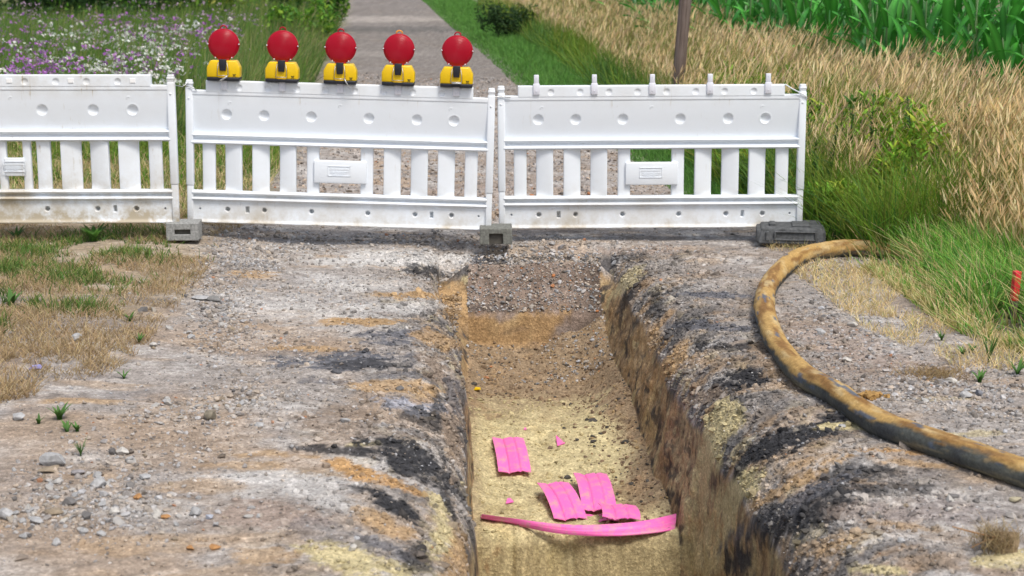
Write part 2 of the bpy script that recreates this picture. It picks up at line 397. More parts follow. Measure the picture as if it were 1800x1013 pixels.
# patches of soil, and tone bands on the far track: centre x, y, radii (photo px), tilt, colour, strength
PATCH = [
 (700,458,170,16,0,LGREY,.9),(620,500,120,14,0,LGREY,.55),(745,476,55,9,.15,DARK,.85),(760,520,110,7,0,OCHRE,.9),(800,535,40,34,.6,OCHRE,.8),(450,482,45,5,0,OCHRE,.7),
 (540,545,150,26,0,LGREY,.5),(690,540,90,10,0,LGREY,.6),(640,567,75,6,0,OCHRE,.9),(715,592,75,12,0,BLUEG,.9),(770,600,40,14,.2,OCHRE,.7),(540,614,80,6,0,OCHRE,.7),
 (620,634,130,15,-.03,BLUEG,.95),(650,640,80,8,0,DARK,.7),(580,668,60,5,0,BLUEG,.6),(720,660,70,7,0,BLUEG,.6),(775,655,50,26,.8,BROWN,.8),(700,682,90,10,.1,OCHRE,.7),
 (720,712,70,14,.15,(.34,.35,.40),.95),(750,735,70,14,.3,DARK,.7),(600,730,70,16,0,BROWN,.6),(660,760,120,12,.1,BROWN,.5),(640,782,40,6,0,SAND,.8),
 (600,790,85,9,.08,DARK,.85),(720,800,90,26,.25,DARK,.95),(750,830,60,20,.5,DARK,.85),(655,835,90,16,.28,ORANGE,1),(700,850,40,14,.4,ORANGE,.9),(530,845,140,20,.05,LGREY,.75),(575,880,70,16,.2,LGREY,.6),
 (640,862,45,8,.3,DARK,.9),(690,893,60,15,.5,DARK,.95),(480,800,80,6,0,OCHRE,.6),(440,820,80,9,0,OCHRE,.5),(470,905,110,26,0,PINKB,.8),(560,930,60,20,.2,BLUEG,.4),(680,920,60,14,.5,OCHRE,.7),
 (640,992,95,26,.25,SAND,1),(590,975,50,8,.1,SAND,.8),(690,965,60,12,.5,BLUEG,.7),(740,985,30,30,.9,DARK,.7),(470,975,60,14,0,OCHRE,.6),(350,860,90,12,0,OCHRE,.4),(260,960,120,16,0,OCHRE,.35),
 (770,930,22,70,-.1,SAND,.9),(800,990,22,60,0,OCHRE,.8),(790,870,12,50,-.1,DARK,.8),(800,760,14,80,-.1,BROWN,.8),(795,690,14,40,-.2,BLUEG,.7),(770,720,10,30,-.3,DARK,.7),(740,700,20,12,0,OCHRE,.6),
 # right bank
 (1180,470,110,10,0,GREYB,.6),(1260,520,60,6,0,BLUEG,.9),(1240,574,80,8,0,BLUEG,.9),(1290,608,75,7,0,DARK,.85),(1300,640,90,8,0,OCHRE,.3),(1305,668,70,17,-.35,DARK,.95),(1240,700,50,10,-.4,BROWN,.7),
 (1110,520,40,14,-.9,DARK,.7),(1150,540,20,30,.6,DARK,.7),(1100,500,40,10,-.8,SAND,.6),(1190,590,40,14,-.7,DARK,.6),(1180,640,50,14,-.8,OCHRE,.8),(1140,600,30,30,0,OCHRE,.6),
 (1275,745,26,42,.35,SAND,1),(1255,800,18,40,.15,SAND,.95),(1230,870,24,60,.1,SAND,.75),(1310,850,44,26,-.45,SAND,1),(1280,900,26,50,.2,SAND,.9),(1240,960,34,60,.1,SAND,.8),
 (1390,770,100,26,-.35,DARK,.95),(1330,800,60,16,-.6,DARK,.85),(1420,815,60,10,-.3,OCHRE,.5),(1490,835,120,15,-.08,DARK,.8),(1530,862,110,12,0,DARK,.7),(1400,850,90,12,-.5,OCHRE,.7),(1380,900,120,20,-.5,BLUEG,.8),
 (1420,915,110,26,-.45,DARK,.9),(1340,930,60,18,-.9,DARK,.8),(1300,985,30,26,-.5,DARK,.9),(1560,905,120,16,0,PINKB,.5),(1500,750,65,6,.03,SAND,.95),(1590,796,85,4,.02,ORANGE,.8),(1620,815,80,6,.05,OCHRE,.6),
 (1650,900,120,20,0,(.27,.245,.24),.7),(1560,1000,55,9,.05,SAND,.9),(1600,925,70,6,.1,OCHRE,.5),(1460,960,80,14,-.3,OCHRE,.5),(1770,985,50,20,-.2,SAND,.9),(1740,1010,40,10,0,BROWN,.8),(1690,760,60,6,0,SAND,.6),(1660,700,50,4,0,SAND,.5),
 (1640,657,60,5,0,MUD,.7),(1480,600,120,30,.3,PINKB,.6),(1600,660,160,30,.2,PINKB,.4),(1380,640,60,30,.7,OCHRE,.4),(1360,610,30,40,.5,BROWN,.7),
 # track just behind / below the fence
 (620,425,200,10,0,(.26,.24,.225),.4),(1180,420,160,7,0,(.24,.22,.205),.4),(1100,440,130,8,0,PINKB,.6),(900,340,300,14,0,PINKB,.5),(650,290,60,10,0,ORANGE,.35),(700,320,50,8,0,ORANGE,.35),(480,285,14,14,0,OCHRE,.8),
 (700,52,140,6,0,(.14,.135,.13),.85),(680,95,120,5,0,(.33,.31,.29),.4),(670,34,120,6,0,(.40,.37,.34),.6),  # one dark and two paler bands across the far track
 (100,700,90,6,0,MUD,.35),(60,525,140,6,0,(.20,.185,.18),.8),(260,530,60,5,0,(.20,.185,.18),.8),(160,570,90,8,0,(.24,.21,.19),.8),(80,660,150,8,0,(.21,.19,.18),.6),(130,705,90,5,0,OCHRE,.6),
]
def cmix(c, col, f): return c*(1-f[:, None]) + np.array(col)[None, :]*f[:, None]
def soil(x, y, z, zone):
    """zone 0 outside, 1 left wall, 2 floor, 3 right wall"""
    px, py = proj(x, y, z)
    n0 = fbm(x*2.2, y*2.0, z*2, 4, .6); n1 = fbm(x*9, y*8, z*8+3, 4, .6); n2 = fbm(x*34, y*30, z*30+7, 3, .7)
    c = np.tile(np.array(GREYB), (len(x), 1)).astype(float)
    c = cmix(c, BROWN, sst(-.1, .5, n0)*.6); c = cmix(c, LGREY, sst(.0, .45, fbm(x*3, y*5, 11.0, 3)+.45*n2)*.42)
    c = cmix(c, OCHRE, sst(.2, .5, fbm(x*2.5, y*6, 21.0, 4))*.35)
    sfin = fbm(x*5, y*24, 61.0, 4, .65); c = c*(1+.15*sfin[:, None]); c = cmix(c, (.15,.135,.125), sst(.18, .5, fbm(x*5, y*9, 71.0, 4, .7))*.45)
    tan_ = sst(10.4, 8.0, y)*(x < 0); c = cmix(c, (.40,.30,.21), tan_*sst(-.15, .35, n0)*.45)
    out = zone == 0
    # verges
    grs = out & (y > 4)
    gl = sst(.15, -.25, x-LE(y)+.25*n0) * grs
    gl = np.where(y < 8.7, 0, gl)*sst(8.2, 9.3, y+.5*n0)
    c = cmix(c, DRYG, gl*(.55+.35*n1)); c = cmix(c, (.10,.12,.04), gl*sst(12.2, 13.5, y)*.7)
    gr = sst(-.1, .3, x-RE(y)-.1+.25*n0)*(y > 8)
    c = cmix(c, (.13,.13,.06), gr*.8)
    # far track: greyer, smoother
    far = sst(19, 26, y)*(1-gl)*(1-gr); c = cmix(c, (.185,.17,.16), far*.85)
    # streaks left by tracks and wheels
    c = cmix(c, BLUEG, out*sst(.25, .55, fbm(x*1.8, y*5, 31.0, 4))*.3*(y < 12))
    # trench walls
    wl_ = (zone == 1) | (zone == 3)
    st = fbm(y*7, z*1.2, x*.5, 4, .6); st2 = fbm(y*24+x*3, z*3.2, 9, 3, .6)
    cw = np.tile(np.array((.32,.235,.145)), (len(x), 1)).astype(float)
    cw = cmix(cw, OCHRE, sst(-.05, .35, st)); cw = cmix(cw, SAND, sst(.05, .45, fbm(y*5, z*1.6, 5, 3))*sst(-.02, -.3, z+.06*n1)*sst(10.2, 7.6, y+.8*st))
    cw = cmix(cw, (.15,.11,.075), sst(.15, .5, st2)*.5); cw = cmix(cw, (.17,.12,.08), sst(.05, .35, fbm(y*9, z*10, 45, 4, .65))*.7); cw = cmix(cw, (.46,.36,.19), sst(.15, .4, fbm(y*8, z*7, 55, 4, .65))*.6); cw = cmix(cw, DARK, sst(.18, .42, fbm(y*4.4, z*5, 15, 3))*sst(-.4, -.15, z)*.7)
    topm = sst(-.22, -.10, z+.05*n1)
    c = np.where(wl_[:, None], cw*(1-topm[:, None])+c*topm[:, None], c)
    # trench floor
    t = (x-XL(y))/(XR(y)-XL(y))
    cf = np.tile(np.array(SAND), (len(x), 1)).astype(float)
    cf = cmix(cf, (.40,.32,.16), sst(.0, .5, n0+.4*n1)*.7); cf = cmix(cf, (.60,.52,.29), sst(.1, .5, n1)*.4)
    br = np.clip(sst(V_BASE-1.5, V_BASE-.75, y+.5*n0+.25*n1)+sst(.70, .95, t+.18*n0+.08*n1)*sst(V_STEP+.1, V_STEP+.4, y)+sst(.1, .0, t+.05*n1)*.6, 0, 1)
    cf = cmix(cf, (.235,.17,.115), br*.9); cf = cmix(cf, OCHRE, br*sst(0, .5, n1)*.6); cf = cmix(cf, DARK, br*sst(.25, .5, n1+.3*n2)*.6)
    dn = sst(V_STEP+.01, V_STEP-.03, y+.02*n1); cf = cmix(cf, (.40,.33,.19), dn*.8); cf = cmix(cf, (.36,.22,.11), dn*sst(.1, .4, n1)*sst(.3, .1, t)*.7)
    # end face: gravel above, clay below, slumped soil
    ef = sst(V_BASE-.06, V_BASE, y)
    grv = np.tile(np.array((.225,.175,.145)), (len(x), 1)).astype(float); grv = cmix(grv, (.30,.25,.22), sst(0, .5, n1)*.6)
    cl = np.tile(np.array(CLAY), (len(x), 1)).astype(float); cl = cmix(cl, (.44,.33,.18), sst(0, .5, fbm(x*14, z*3, 2, 3))*.6); cl = cmix(cl, (.20,.14,.09), sst(.1, .5, fbm(x*5, z*14, 6, 3))*.7)
    isg = np.clip(sst(-.41, -.35, z+.10*n0+.06*n1+.03*n2)+sst(.60, .72, t-.45*(z+.5)+.10*n1+.04*n2), 0, 1)
    fe = cl*(1-isg[:, None])+grv*isg[:, None]
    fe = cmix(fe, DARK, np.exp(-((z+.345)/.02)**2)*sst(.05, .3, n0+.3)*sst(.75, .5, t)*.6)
    fe = fe*(1-.45*sst(.80, .98, t+.05*n1))[:, None]  # right corner darkened in the colour, shade of a hollow not modelled
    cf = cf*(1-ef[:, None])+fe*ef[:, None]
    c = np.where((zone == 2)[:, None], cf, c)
    # torn edge: clods, charcoal and sand mixed along both lips
    sE = np.where(x < (XL(y)+XR(y))/2, XL(y)-x, x-XR(y)); lip = np.exp(-np.maximum(sE, 0)/.30)*(zone != 2)*(y > 3)*(y < V_TOP+.1)
    kk = fbm(x*13, y*11, z*12+80, 4, .7)
    c = cmix(c, DARK, lip*sst(.06, .24, kk)*.85); c = cmix(c, (.33,.225,.12), lip*sst(-.08, -.30, kk)*.8)
    rb = (x > XR(y))*np.exp(-np.maximum(sE-.1, 0)/.55)*(zone == 0)*(y > 3)*(y < V_TOP+.2); c = cmix(c, (.055,.055,.06), rb*sst(-.02, .25, fbm(x*5, y*6.5, 33, 5, .7))*.8); c = cmix(c, (.36,.24,.13), rb*sst(.05, .35, fbm(x*6, y*8, 63, 4, .7))*.7)
    lb = (x < XL(y))*np.exp(-np.maximum(sE-.1, 0)/.35)*(zone == 0)*(y > 3)*(y < V_TOP); c = cmix(c, (.07,.07,.075), lb*sst(.02, .28, fbm(x*5, y*7, 53, 5, .7))*.8)
    c = cmix(c, (.50,.43,.25), lip*sst(.20, .42, fbm(x*7, y*6, z*6+90, 4, .65))*.7)
    # patches
    wx = px + 26*fbm(x*3, y*4, 41.0, 4, .6); wy = py + 9*fbm(x*4, y*5, 47.0, 4, .6)*(py > 300)
    okp = (zone != 2) & (y > 3)
    for (cx, cy, rx, ry, a, col, s) in PATCH:
        ca, sa = math.cos(a), math.sin(a)
        dx, dy = wx-cx, wy-cy
        q = ((dx*ca+dy*sa)/rx)**2+((-dx*sa+dy*ca)/ry)**2
        m = okp & (q < 2.4)
        if not m.any(): continue
        f = np.zeros(len(x)); f[m] = sst(1.45, .45, q[m]+1.3*n1[m]+1.3*n2[m])*min(1, s*1.05)
        c = cmix(c, col, f)
    c = c*(1+.42*n2[:, None]*np.where(zone == 2, .6, 1.0)[:, None])
    return np.clip(c, .01, .9)

# ------------------------------------------------------------------ the ground sheet, cut as dug
def geo(a, b, first, g):
    out = [a]; s = first
    while out[-1] < b: out.append(out[-1]+s); s *= g
    return np.array(out)
v_near = np.linspace(-8, 4.9, 10)[:-1]
v_a = np.arange(4.9, V_STEP-.15, .012); v_b = np.arange(V_STEP-.15, V_STEP+.08, .0014); v_c = np.arange(V_STEP+.08, V_BASE-.06, .011)
v_d = np.arange(V_BASE-.06, V_BASE+.08, .0032); v_e = np.arange(V_BASE+.08, V_TOP+.08, .0045); v_f = geo(V_TOP+.08, 700, .011, 1.013)
V = np.concatenate([v_near, v_a, v_b, v_c, v_d, v_e, v_f])
s_out = np.concatenate([np.arange(.008, .55, .008), geo(.55, 500, .0088, 1.032)])
NW1, NF, NW2 = 22, 150, 44
nc = len(s_out)
rows = len(V); cols_n = nc+NW1+NF+NW2+nc
X = np.zeros((rows, cols_n)); Z = np.zeros_like(X); ZONE = np.zeros((rows, cols_n), int)
Y = np.repeat(V[:, None], cols_n, 1)
L_, R_ = XL(V), XR(V)
WL, WR = WLf(np.minimum(V, 12)), .09
# far away the columns must fan out so that the sheet keeps covering: trench lines stay parallel
c0 = nc; c1 = c0+NW1; c2 = c1+NF; c3 = c2+NW2
Lc = np.where(V > 12, XL(12.0), L_); Rc = np.where(V > 12, XR(12.0), R_)
X[:, :c0] = (Lc-WL)[:, None] - s_out[::-1][None, :]
tw = np.linspace(0, 1, NW1); X[:, c0:c1] = (Lc-WL)[:, None] + WL[:, None]*tw[None, :]
tf = np.linspace(0, 1, NF+2)[1:-1]; X[:, c1:c2] = Lc[:, None] + (Rc-Lc)[:, None]*tf[None, :]
tw2 = np.linspace(0, 1, NW2); X[:, c2:c3] = Rc[:, None] + WR*tw2[None, :]
X[:, c3:] = Rc[:, None]+WR + s_out[None, :]
for a in (slice(0, c0), slice(c3, cols_n)): Z[:, a] = zout(X[:, a], Y[:, a])
ZONE[:, c0:c1] = 1; ZONE[:, c1:c2] = 2; ZONE[:, c2:c3] = 3
zf = np.minimum(zfloor(X[:, c1:c2], Y[:, c1:c2]), np.where(Y[:, c1:c2] < V_TOP, 9, 9))
past = (V > V_TOP+.02)
Z[:, c1:c2] = zf
m_past = np.repeat(past[:, None], NF, 1)
zo = zout(X[:, c1:c2], Y[:, c1:c2])
k_ = sst(V_TOP-.05, V_TOP+.02, Y[:, c1:c2]); Z[:, c1:c2] = zf*(1-k_)+zo*k_
# walls run from the ground edge down to the floor edge
for (a, bq, nW, tt, top_x, flo, sgn) in ((c0, c1, NW1, tw, Lc-WL, c1, 1), (c2, c3, NW2, 1-tw2, Rc+WR, c2-1, -1)):
    zt = zout(top_x, V); zb = Z[:, flo]
    zw = zt[:, None]+(zb-zt)[:, None]*tt[None, :]
    hgt = np.clip((zt-zb)/.4, 0, 1)[:, None]
    yy = Y[:, a:bq]
    blg = np.sin(np.pi*tt)[None, :]**.7
    dx = (.050*fbm(yy*3.2, zw*2.5, 4.4, 4, .55)+.016*fbm(yy*5, zw*16, 14.4, 3)+.013*fbm(yy*22, zw*3.5, 8.8, 4, .65)+.004*fbm(yy*70, zw*14, 1.8, 2))*blg*hgt
    X[:, a:bq] += dx*(1 if sgn < 0 else .6)
    Z[:, a:bq] = zw
zn = ZONE.copy(); zn[V > V_TOP+.01, :] = 0
CC = soil(X.ravel(), Y.ravel(), Z.ravel(), zn.ravel())
VV = np.stack([X.ravel(), Y.ravel(), Z.ravel()], 1)
ii, jj = np.meshgrid(np.arange(rows-1), np.arange(cols_n-1), indexing='ij')
q = np.stack([ii*cols_n+jj, ii*cols_n+jj+1, (ii+1)*cols_n+jj+1, (ii+1)*cols_n+jj], -1)
yc = .5*(Y[:-1, :-1]+Y[1:, :-1]); xc = .5*(X[:-1, :-1]+X[:-1, 1:])
is_tr = (jj >= c0-1) & (jj < c3) & (yc < V_TOP+.02)
is_track = (~is_tr) & (yc > 11.9) & (xc > LE(yc)) & (xc < RE(yc))
def sub(mask, name):
    f = q[mask]; u, inv = np.unique(f.ravel(), return_inverse=True)
    me = np_mesh(name, VV[u], inv.reshape(f.shape), CC[u], True)
    return tag(link(me, name, mat=M_EARTH), kind='structure')
sub(is_tr, 'trench'); sub(is_track, 'gravel_track'); sub(~(is_tr | is_track), 'ground')
print('ground quads', q.shape[0]*q.shape[1])

# ------------------------------------------------------------------ gravel
_ph = (1+5**.5)/2
_iv = np.array([(-1,_ph,0),(1,_ph,0),(-1,-_ph,0),(1,-_ph,0),(0,-1,_ph),(0,1,_ph),(0,-1,-_ph),(0,1,-_ph),(_ph,0,-1),(_ph,0,1),(-_ph,0,-1),(-_ph,0,1)])/math.sqrt(1+_ph*_ph)
_if = np.array([(0,11,5),(0,5,1),(0,1,7),(0,7,10),(0,10,11),(1,5,9),(5,11,4),(11,10,2),(10,7,6),(7,1,8),(3,9,4),(3,4,2),(3,2,6),(3,6,8),(3,8,9),(4,9,5),(2,4,11),(6,2,10),(8,6,7),(9,8,1)])
def rocks(name, P, S, C):
    n = len(P)
    r = rng.uniform(.62, 1.15, (n, 12, 1)); v = _iv[None]*r
    a = rng.uniform(0, 6.283, n); b_ = rng.normal(0, .5, n)
    v = v*np.stack([rng.uniform(.8, 1.4, n), rng.uniform(.65, 1.1, n), rng.uniform(.45, .85, n)], 1)[:, None, :]
    ca, sa = np.cos(b_), np.sin(b_)
    v = np.stack([v[..., 0]*ca[:, None]-v[..., 2]*sa[:, None], v[..., 1], v[..., 0]*sa[:, None]+v[..., 2]*ca[:, None]], -1)
    ca, sa = np.cos(a), np.sin(a)
    v = np.stack([v[..., 0]*ca[:, None]-v[..., 1]*sa[:, None], v[..., 0]*sa[:, None]+v[..., 1]*ca[:, None], v[..., 2]], -1)
    v = v*S[:, None, None]+P[:, None, :]
    f = _if[None]+(np.arange(n)*12)[:, None, None]
    cc = np.repeat(C[:, None, :], 12, 1)*rng.uniform(.85, 1.15, (n, 12, 1))
    return np_mesh(name, v.reshape(-1, 3), f.reshape(-1, 3), cc.reshape(-1, 3))
def vary_(n):
    cs = np.array([(.22,.155,.10),(.16,.115,.08),(.07,.065,.06),(.33,.24,.13)]); return cs[rng.integers(0, 4, n)]*rng.uniform(.7, 1.25, (n, 1))
def stonecols(n, dark=.2, orange=.008):
    g = rng.uniform(.20, .52, n); t = rng.uniform(-1, 1, n)
    c = np.stack([g*(1+.05*t), g, g*(1.03-.06*t)], 1)
    k = rng.random(n) < dark; c[k] = c[k]*.38
    k = rng.random(n) < orange; c[k] = np.array([.42,.20,.10])*rng.uniform(.7, 1.2, (k.sum(), 1))
    k = rng.random(n) < .45; c[k] = c[k]*np.array([1.0,.87,.72])
    return c
# where loose stones lie thick (photo px ellipses) and how thick
DENS = [(170,880,200,90,1.0),(60,900,130,60,1.0),(330,730,160,35,.8),(420,700,120,40,.8),(390,560,70,120,.9),(430,450,80,50,.9),(250,800,200,60,.5),(480,620,120,60,.5),(560,520,120,50,.4),
        (940,438,180,14,1.6),(800,425,200,14,.8),(1500,610,170,60,.6),(1640,680,180,50,.9),(1460,470,60,18,1.2),(1760,720,120,60,.9),(1700,760,150,30,.5),(1450,550,80,50,.6),
        (500,430,110,20,.8),(1480,900,300,70,.35),(560,900,200,80,.25),(1300,760,200,200,.25),(640,720,160,60,.35)]
def dens(px, py):
    d = np.full(px.shape, .10)
    for cx, cy, rx, ry, s in DENS:
        d = np.maximum(d, s*np.exp(-((px-cx)/rx)**2-((py-cy)/ry)**2))
    return d
N = 700000
yy = 5.0+(rng.random(N)**.8)*7.6; xx = rng.uniform(-1, 1, N)*(.33*(yy+.4)+.5)
px, py = proj(xx, yy, rise(xx, yy))
ok = rng.random(N) < (np.clip(dens(px, py), 0, 1.3)**1.4*.34+.008)*(1+.9*fbm(xx*5, yy*5, 3, 3)).clip(.1, 2)
ok &= ~((xx > XL(yy)-.05) & (xx < XR(yy)+.10) & (yy < V_TOP)); ok &= ~((xx < LE(yy)-.5) & (yy > 9.2) & (rng.random(N) < .9))
xx, yy = xx[ok], yy[ok]; n = len(xx)
S = (.0043*np.exp(rng.normal(0, .55, n))).clip(.0022, .016)*(.75+.05*yy)*(.78+.50*dens(*proj(xx, yy, 0*xx)).clip(0, 1))
P3 = np.stack([xx, yy, zout(xx, yy)+S*.25], 1)
tag(link(rocks('gravel', P3, S, .72*stonecols(n)+.28*soil(xx, yy, P3[:, 2], np.zeros(n, int))), 'gravel', mat=M_STONE), 'loose grey gravel and crushed stone scattered over both sides of the trench', 'gravel', kind='stuff')
print('gravel', n)
# stones showing in the gravel face of the trench end and soil below it
n = 2600
t = rng.random(n); yy = np.where(rng.random(n) < .72, rng.uniform(V_BASE+.05, V_TOP+.03, n), rng.uniform(V_BASE-.6, V_BASE-.02, n))
xx = XL(yy)+(XR(yy)-XL(yy))*t
keep = (yy > V_BASE+.02) | (t > .55) | (rng.random(n) < .35); xx, yy = xx[keep], yy[keep]; n = len(xx)
S = (.0065*np.exp(rng.normal(0, .45, n))).clip(.003, .02)
tag(link(rocks('end_face_stones', np.stack([xx, yy, surf(xx, yy)+S*.3], 1), S, stonecols(n, .2, .03)), 'embedded_gravel', mat=M_STONE), 'grey stones set in the brown soil face closing the trench', 'gravel', kind='stuff')
# gravel of the track beyond the fence
n = 15000
yy = 12.3+rng.random(n)**1.4*12; xx = LE(yy)+(RE(yy)-LE(yy))*rng.random(n); S = (.009*np.exp(rng.normal(0, .4, n))).clip(.004, .028)
tag(link(rocks('track_gravel', np.stack([xx, yy, zout(xx, yy)+S*.2], 1), S, stonecols(n, .25, .012)*np.array([1.0,.93,.88])), 'track_gravel', mat=M_STONE), 'pinkish grey gravel on the track behind the white barriers', 'gravel', kind='stuff')
# crumbs of clay and sand in the trench and on the lips
n = 3000
yy = rng.uniform(V_STEP-.0, V_BASE, n); t = rng.random(n); xx = XL(yy)+(XR(yy)-XL(yy))*t
S = (.005*np.exp(rng.normal(0, .55, n))).clip(.002, .022)
cc = np.where(((t+.2*fbm(xx*3, yy*3, 0, 2) > .78) | (yy > V_BASE-.9))[:, None], np.array([[.22,.155,.10]]), np.array([[.50,.43,.25]]))*rng.uniform(.65, 1.15, (n, 1))
tag(link(rocks('floor_crumbs', np.stack([xx, yy, zfloor(xx, yy)+S*.2], 1), S, cc), 'sand_crumbs', mat=M_STONE), 'crumbs of yellow sand and brown clay strewn on the trench floor', 'soil', kind='stuff')
n = 520
yy = rng.uniform(V_STEP+.3, V_BASE-.02, n); t = np.where(yy > V_BASE-1.0, rng.random(n), rng.beta(6, 1.2, n)); xx = XL(yy)+(XR(yy)-XL(yy))*t
S = (.008*np.exp(rng.normal(0, .5, n))).clip(.004, .026)
tag(link(rocks('floor_rubble', np.stack([xx, yy, zfloor(xx, yy)+S*.15], 1), S, vary_(n)), 'floor_rubble', mat=M_STONE), 'brown and black clods fallen from the wall onto the trench floor', 'soil', kind='stuff')
n = 30000
yy = rng.uniform(5.1, V_TOP, n); side = rng.random(n) < .4; s = rng.exponential(.30, n)
xx = np.where(side, XL(yy)-.04-s, XR(yy)+.10+s); S = (.0048*np.exp(rng.normal(0, .62, n))).clip(.002, .026)
zz = zout(xx, yy); base = soil(xx, yy, zz, np.zeros(n, int))
tag(link(rocks('bank_clods', np.stack([xx, yy, zz+S*.2], 1), S, base*rng.uniform(.5, 1.15, (n, 1))), 'soil_clods', mat=M_STONE), 'dark and ochre clods of soil along both lips of the trench', 'soil', kind='stuff')

# ------------------------------------------------------------------ single stones
def rock_mesh(seed, sx, sy, sz, col, cut=6):
    bm = bmesh.new(); bmesh.ops.create_icosphere(bm, subdivisions=3, radius=1)
    rn = random.Random(seed)
    pl = [(Vector((rn.gauss(0, 1), rn.gauss(0, 1), rn.gauss(0, .9))).normalized(), rn.uniform(.42, .78)) for _ in range(cut+9)]
    for v in bm.verts:
        for nrm, d in pl:
            k = v.co.dot(nrm)-d
            if k > 0: v.co -= nrm*k
        v.co *= 1+.07*mnoise.noise(v.co*2.1+Vector((seed, 0, 0)))
        v.co = Vector((v.co.x*sx, v.co.y*sy, v.co.z*sz))
    me = bm_mesh(bm, 'stone')
    a = me.color_attributes.new('Col', 'FLOAT_COLOR', 'POINT')
    for i, d in enumerate(a.data):
        k = rn.uniform(.92, 1.08); d.color = (col[0]*k, col[1]*k, col[2]*k, 1)
    return me
GR = (.37,.375,.385); DG = (.15,.145,.145); BR = (.28,.23,.17); WH = (.48,.465,.44)
STONES = [ # px, py(base), width px, height px, colour, label
 (95,822,46,26,GR,'large blue grey stone leaning on a brown one, left edge gravel'),(84,834,40,12,BR,'flat brown stone tucked under the large blue grey one'),
 (172,860,34,20,GR,'smooth pale stone alone on the ochre dirt below the gravel heap'),(371,742,24,20,(.20,.18,.14),'dark brown upright stone by the pale gravel patch, left of trench'),
 (342,908,28,18,GR,'angular grey stone with a bluish chip at its right side'),(366,914,17,10,(.36,.39,.46),'small bluish chip beside the angular grey stone'),
 (8,918,34,24,GR,'pale rounded stone cut off by the left picture edge'),(137,838,22,14,(.27,.26,.27),'grey stone between the large blue stone and the smooth pale one'),
 (90,908,36,16,BR,'brown split stone in the middle of the left gravel heap'),(122,890,26,16,DG,'grey stone with dark underside at right of the left gravel heap'),
 (62,924,26,14,GR,'small pale stone at the foot of the left gravel heap'),(213,800,26,16,WH,'whitish stone with a dark one at its left, above the ochre dirt'),
 (196,800,15,14,DG,'dark stone touching the whitish one above the ochre dirt'),(252,844,24,10,GR,'flat grey stone right of the smooth pale stone'),
 (200,906,24,12,WH,'pale flat stone in mid left dirt, left of the angular grey stone'),(276,905,18,16,WH,'pale upright stone beside an ochre crumb heap'),
 (176,946,20,12,GR,'blue grey stone low on the left dirt'),(98,964,20,14,GR,'stone at the lower end of the left gravel heap'),
 (30,738,26,16,GR,'grey wedge stone at the edge of the dry grass, far left'),(132,600,26,16,GR,'grey stone lying in the dry grass on the left'),
 (268,608,16,9,WH,'white stone at the right edge of the dry grass'),(378,532,26,11,(.2,.2,.2),'dark slab in the stony margin left of the track'),(350,528,30,9,GR,'pale flat slab beside the dark slab in the stony margin'),
 (1488,636,20,12,WH,'white grey stone standing alone right of the hose'),(1444,592,20,14,GR,'grey stone in the bend of the hose'),(1498,574,18,12,WH,'white stone pair member on the bare path right of the hose'),
 (1700,700,22,14,GR,'grey stone right of the hose near the muddy straw patch'),(1722,698,18,16,(.20,.21,.24),'dark blue stone beside the grey one near the right edge'),(1674,674,26,12,WH,'pale stone above the two stones near the right edge'),
 (1462,725,18,9,BR,'brown stone on the dark right bank just below the hose'),(1668,898,13,8,WH,'white chip on the grey dirt at lower right'),(1676,878,20,12,DG,'dark stone above the white chip at lower right'),
 (1788,884,22,12,(.42,.38,.27),'sandy stone at the right edge above the root clod'),(1585,945,16,10,GR,'blue grey stone left of the root clod'),(1556,966,14,12,DG,'dark stone in the lower right dirt'),(1362,918,16,9,WH,'pale chip on the dark lip of the right bank'),
 (620,966,15,13,WH,'round white stone at the upper edge of the yellow sand spill'),(702,676,14,10,DG,'black lump on the left bank near the trench edge'),
 (455,752,20,10,GR,'grey stone among the pale patch left of the trench'),(1480,745,14,8,GR,'small grey stone beside the sand trickle under the hose'),
]
for i, (px, py, wp, hp, colr, lab) in enumerate(STONES):
    p = G(px, py); d = p.y*CP+(H-p.z)*SP; s = d/F
    sx = wp*s/2*1.25; sz = hp*s/2*1.15
    o = link(rock_mesh(i*3+1, sx, sx*.85, sz, colr), 'stone', mat=M_STONE, loc=(p.x, p.y+sx*.4, p.z+sz*.62), rot=(0, 0, random.uniform(-.3, .3)))
    tag(o, lab, 'stone', 'single stones lying on the dirt')
HEAP = [(70,900,110,55,52,'pale angular stone in the gravel heap at the lower left corner'),(120,850,90,30,22,'grey stone on the upper slope of the lower left gravel heap'),(380,720,110,26,44,'small grey stone in the gravel drift around the dark brown stone'),(255,812,90,18,10,'stone in the loose row right of the large blue grey stone'),
        (345,540,70,75,40,'pale stone in the stony margin between turf and track'),(300,920,200,60,20,'stone scattered on the tan dirt at lower left'),(1470,590,90,50,18,'stone on the bare path inside the bend of the hose'),(1680,690,110,35,30,'pale stone on the stony path near the right edge'),(1455,470,40,9,18,'white crushed stone heaped behind the hose bend'),
        (1600,900,150,60,8,'chip on the grey dirt between hose and root clod'),(1380,560,0,0,0,'')]
HM = [rock_mesh(900+k, 1, .85, .62, c_) for k, c_ in enumerate([GR, WH, (.33,.30,.26), GR, DG, (.40,.39,.38), BR, GR, (.44,.43,.42)])]
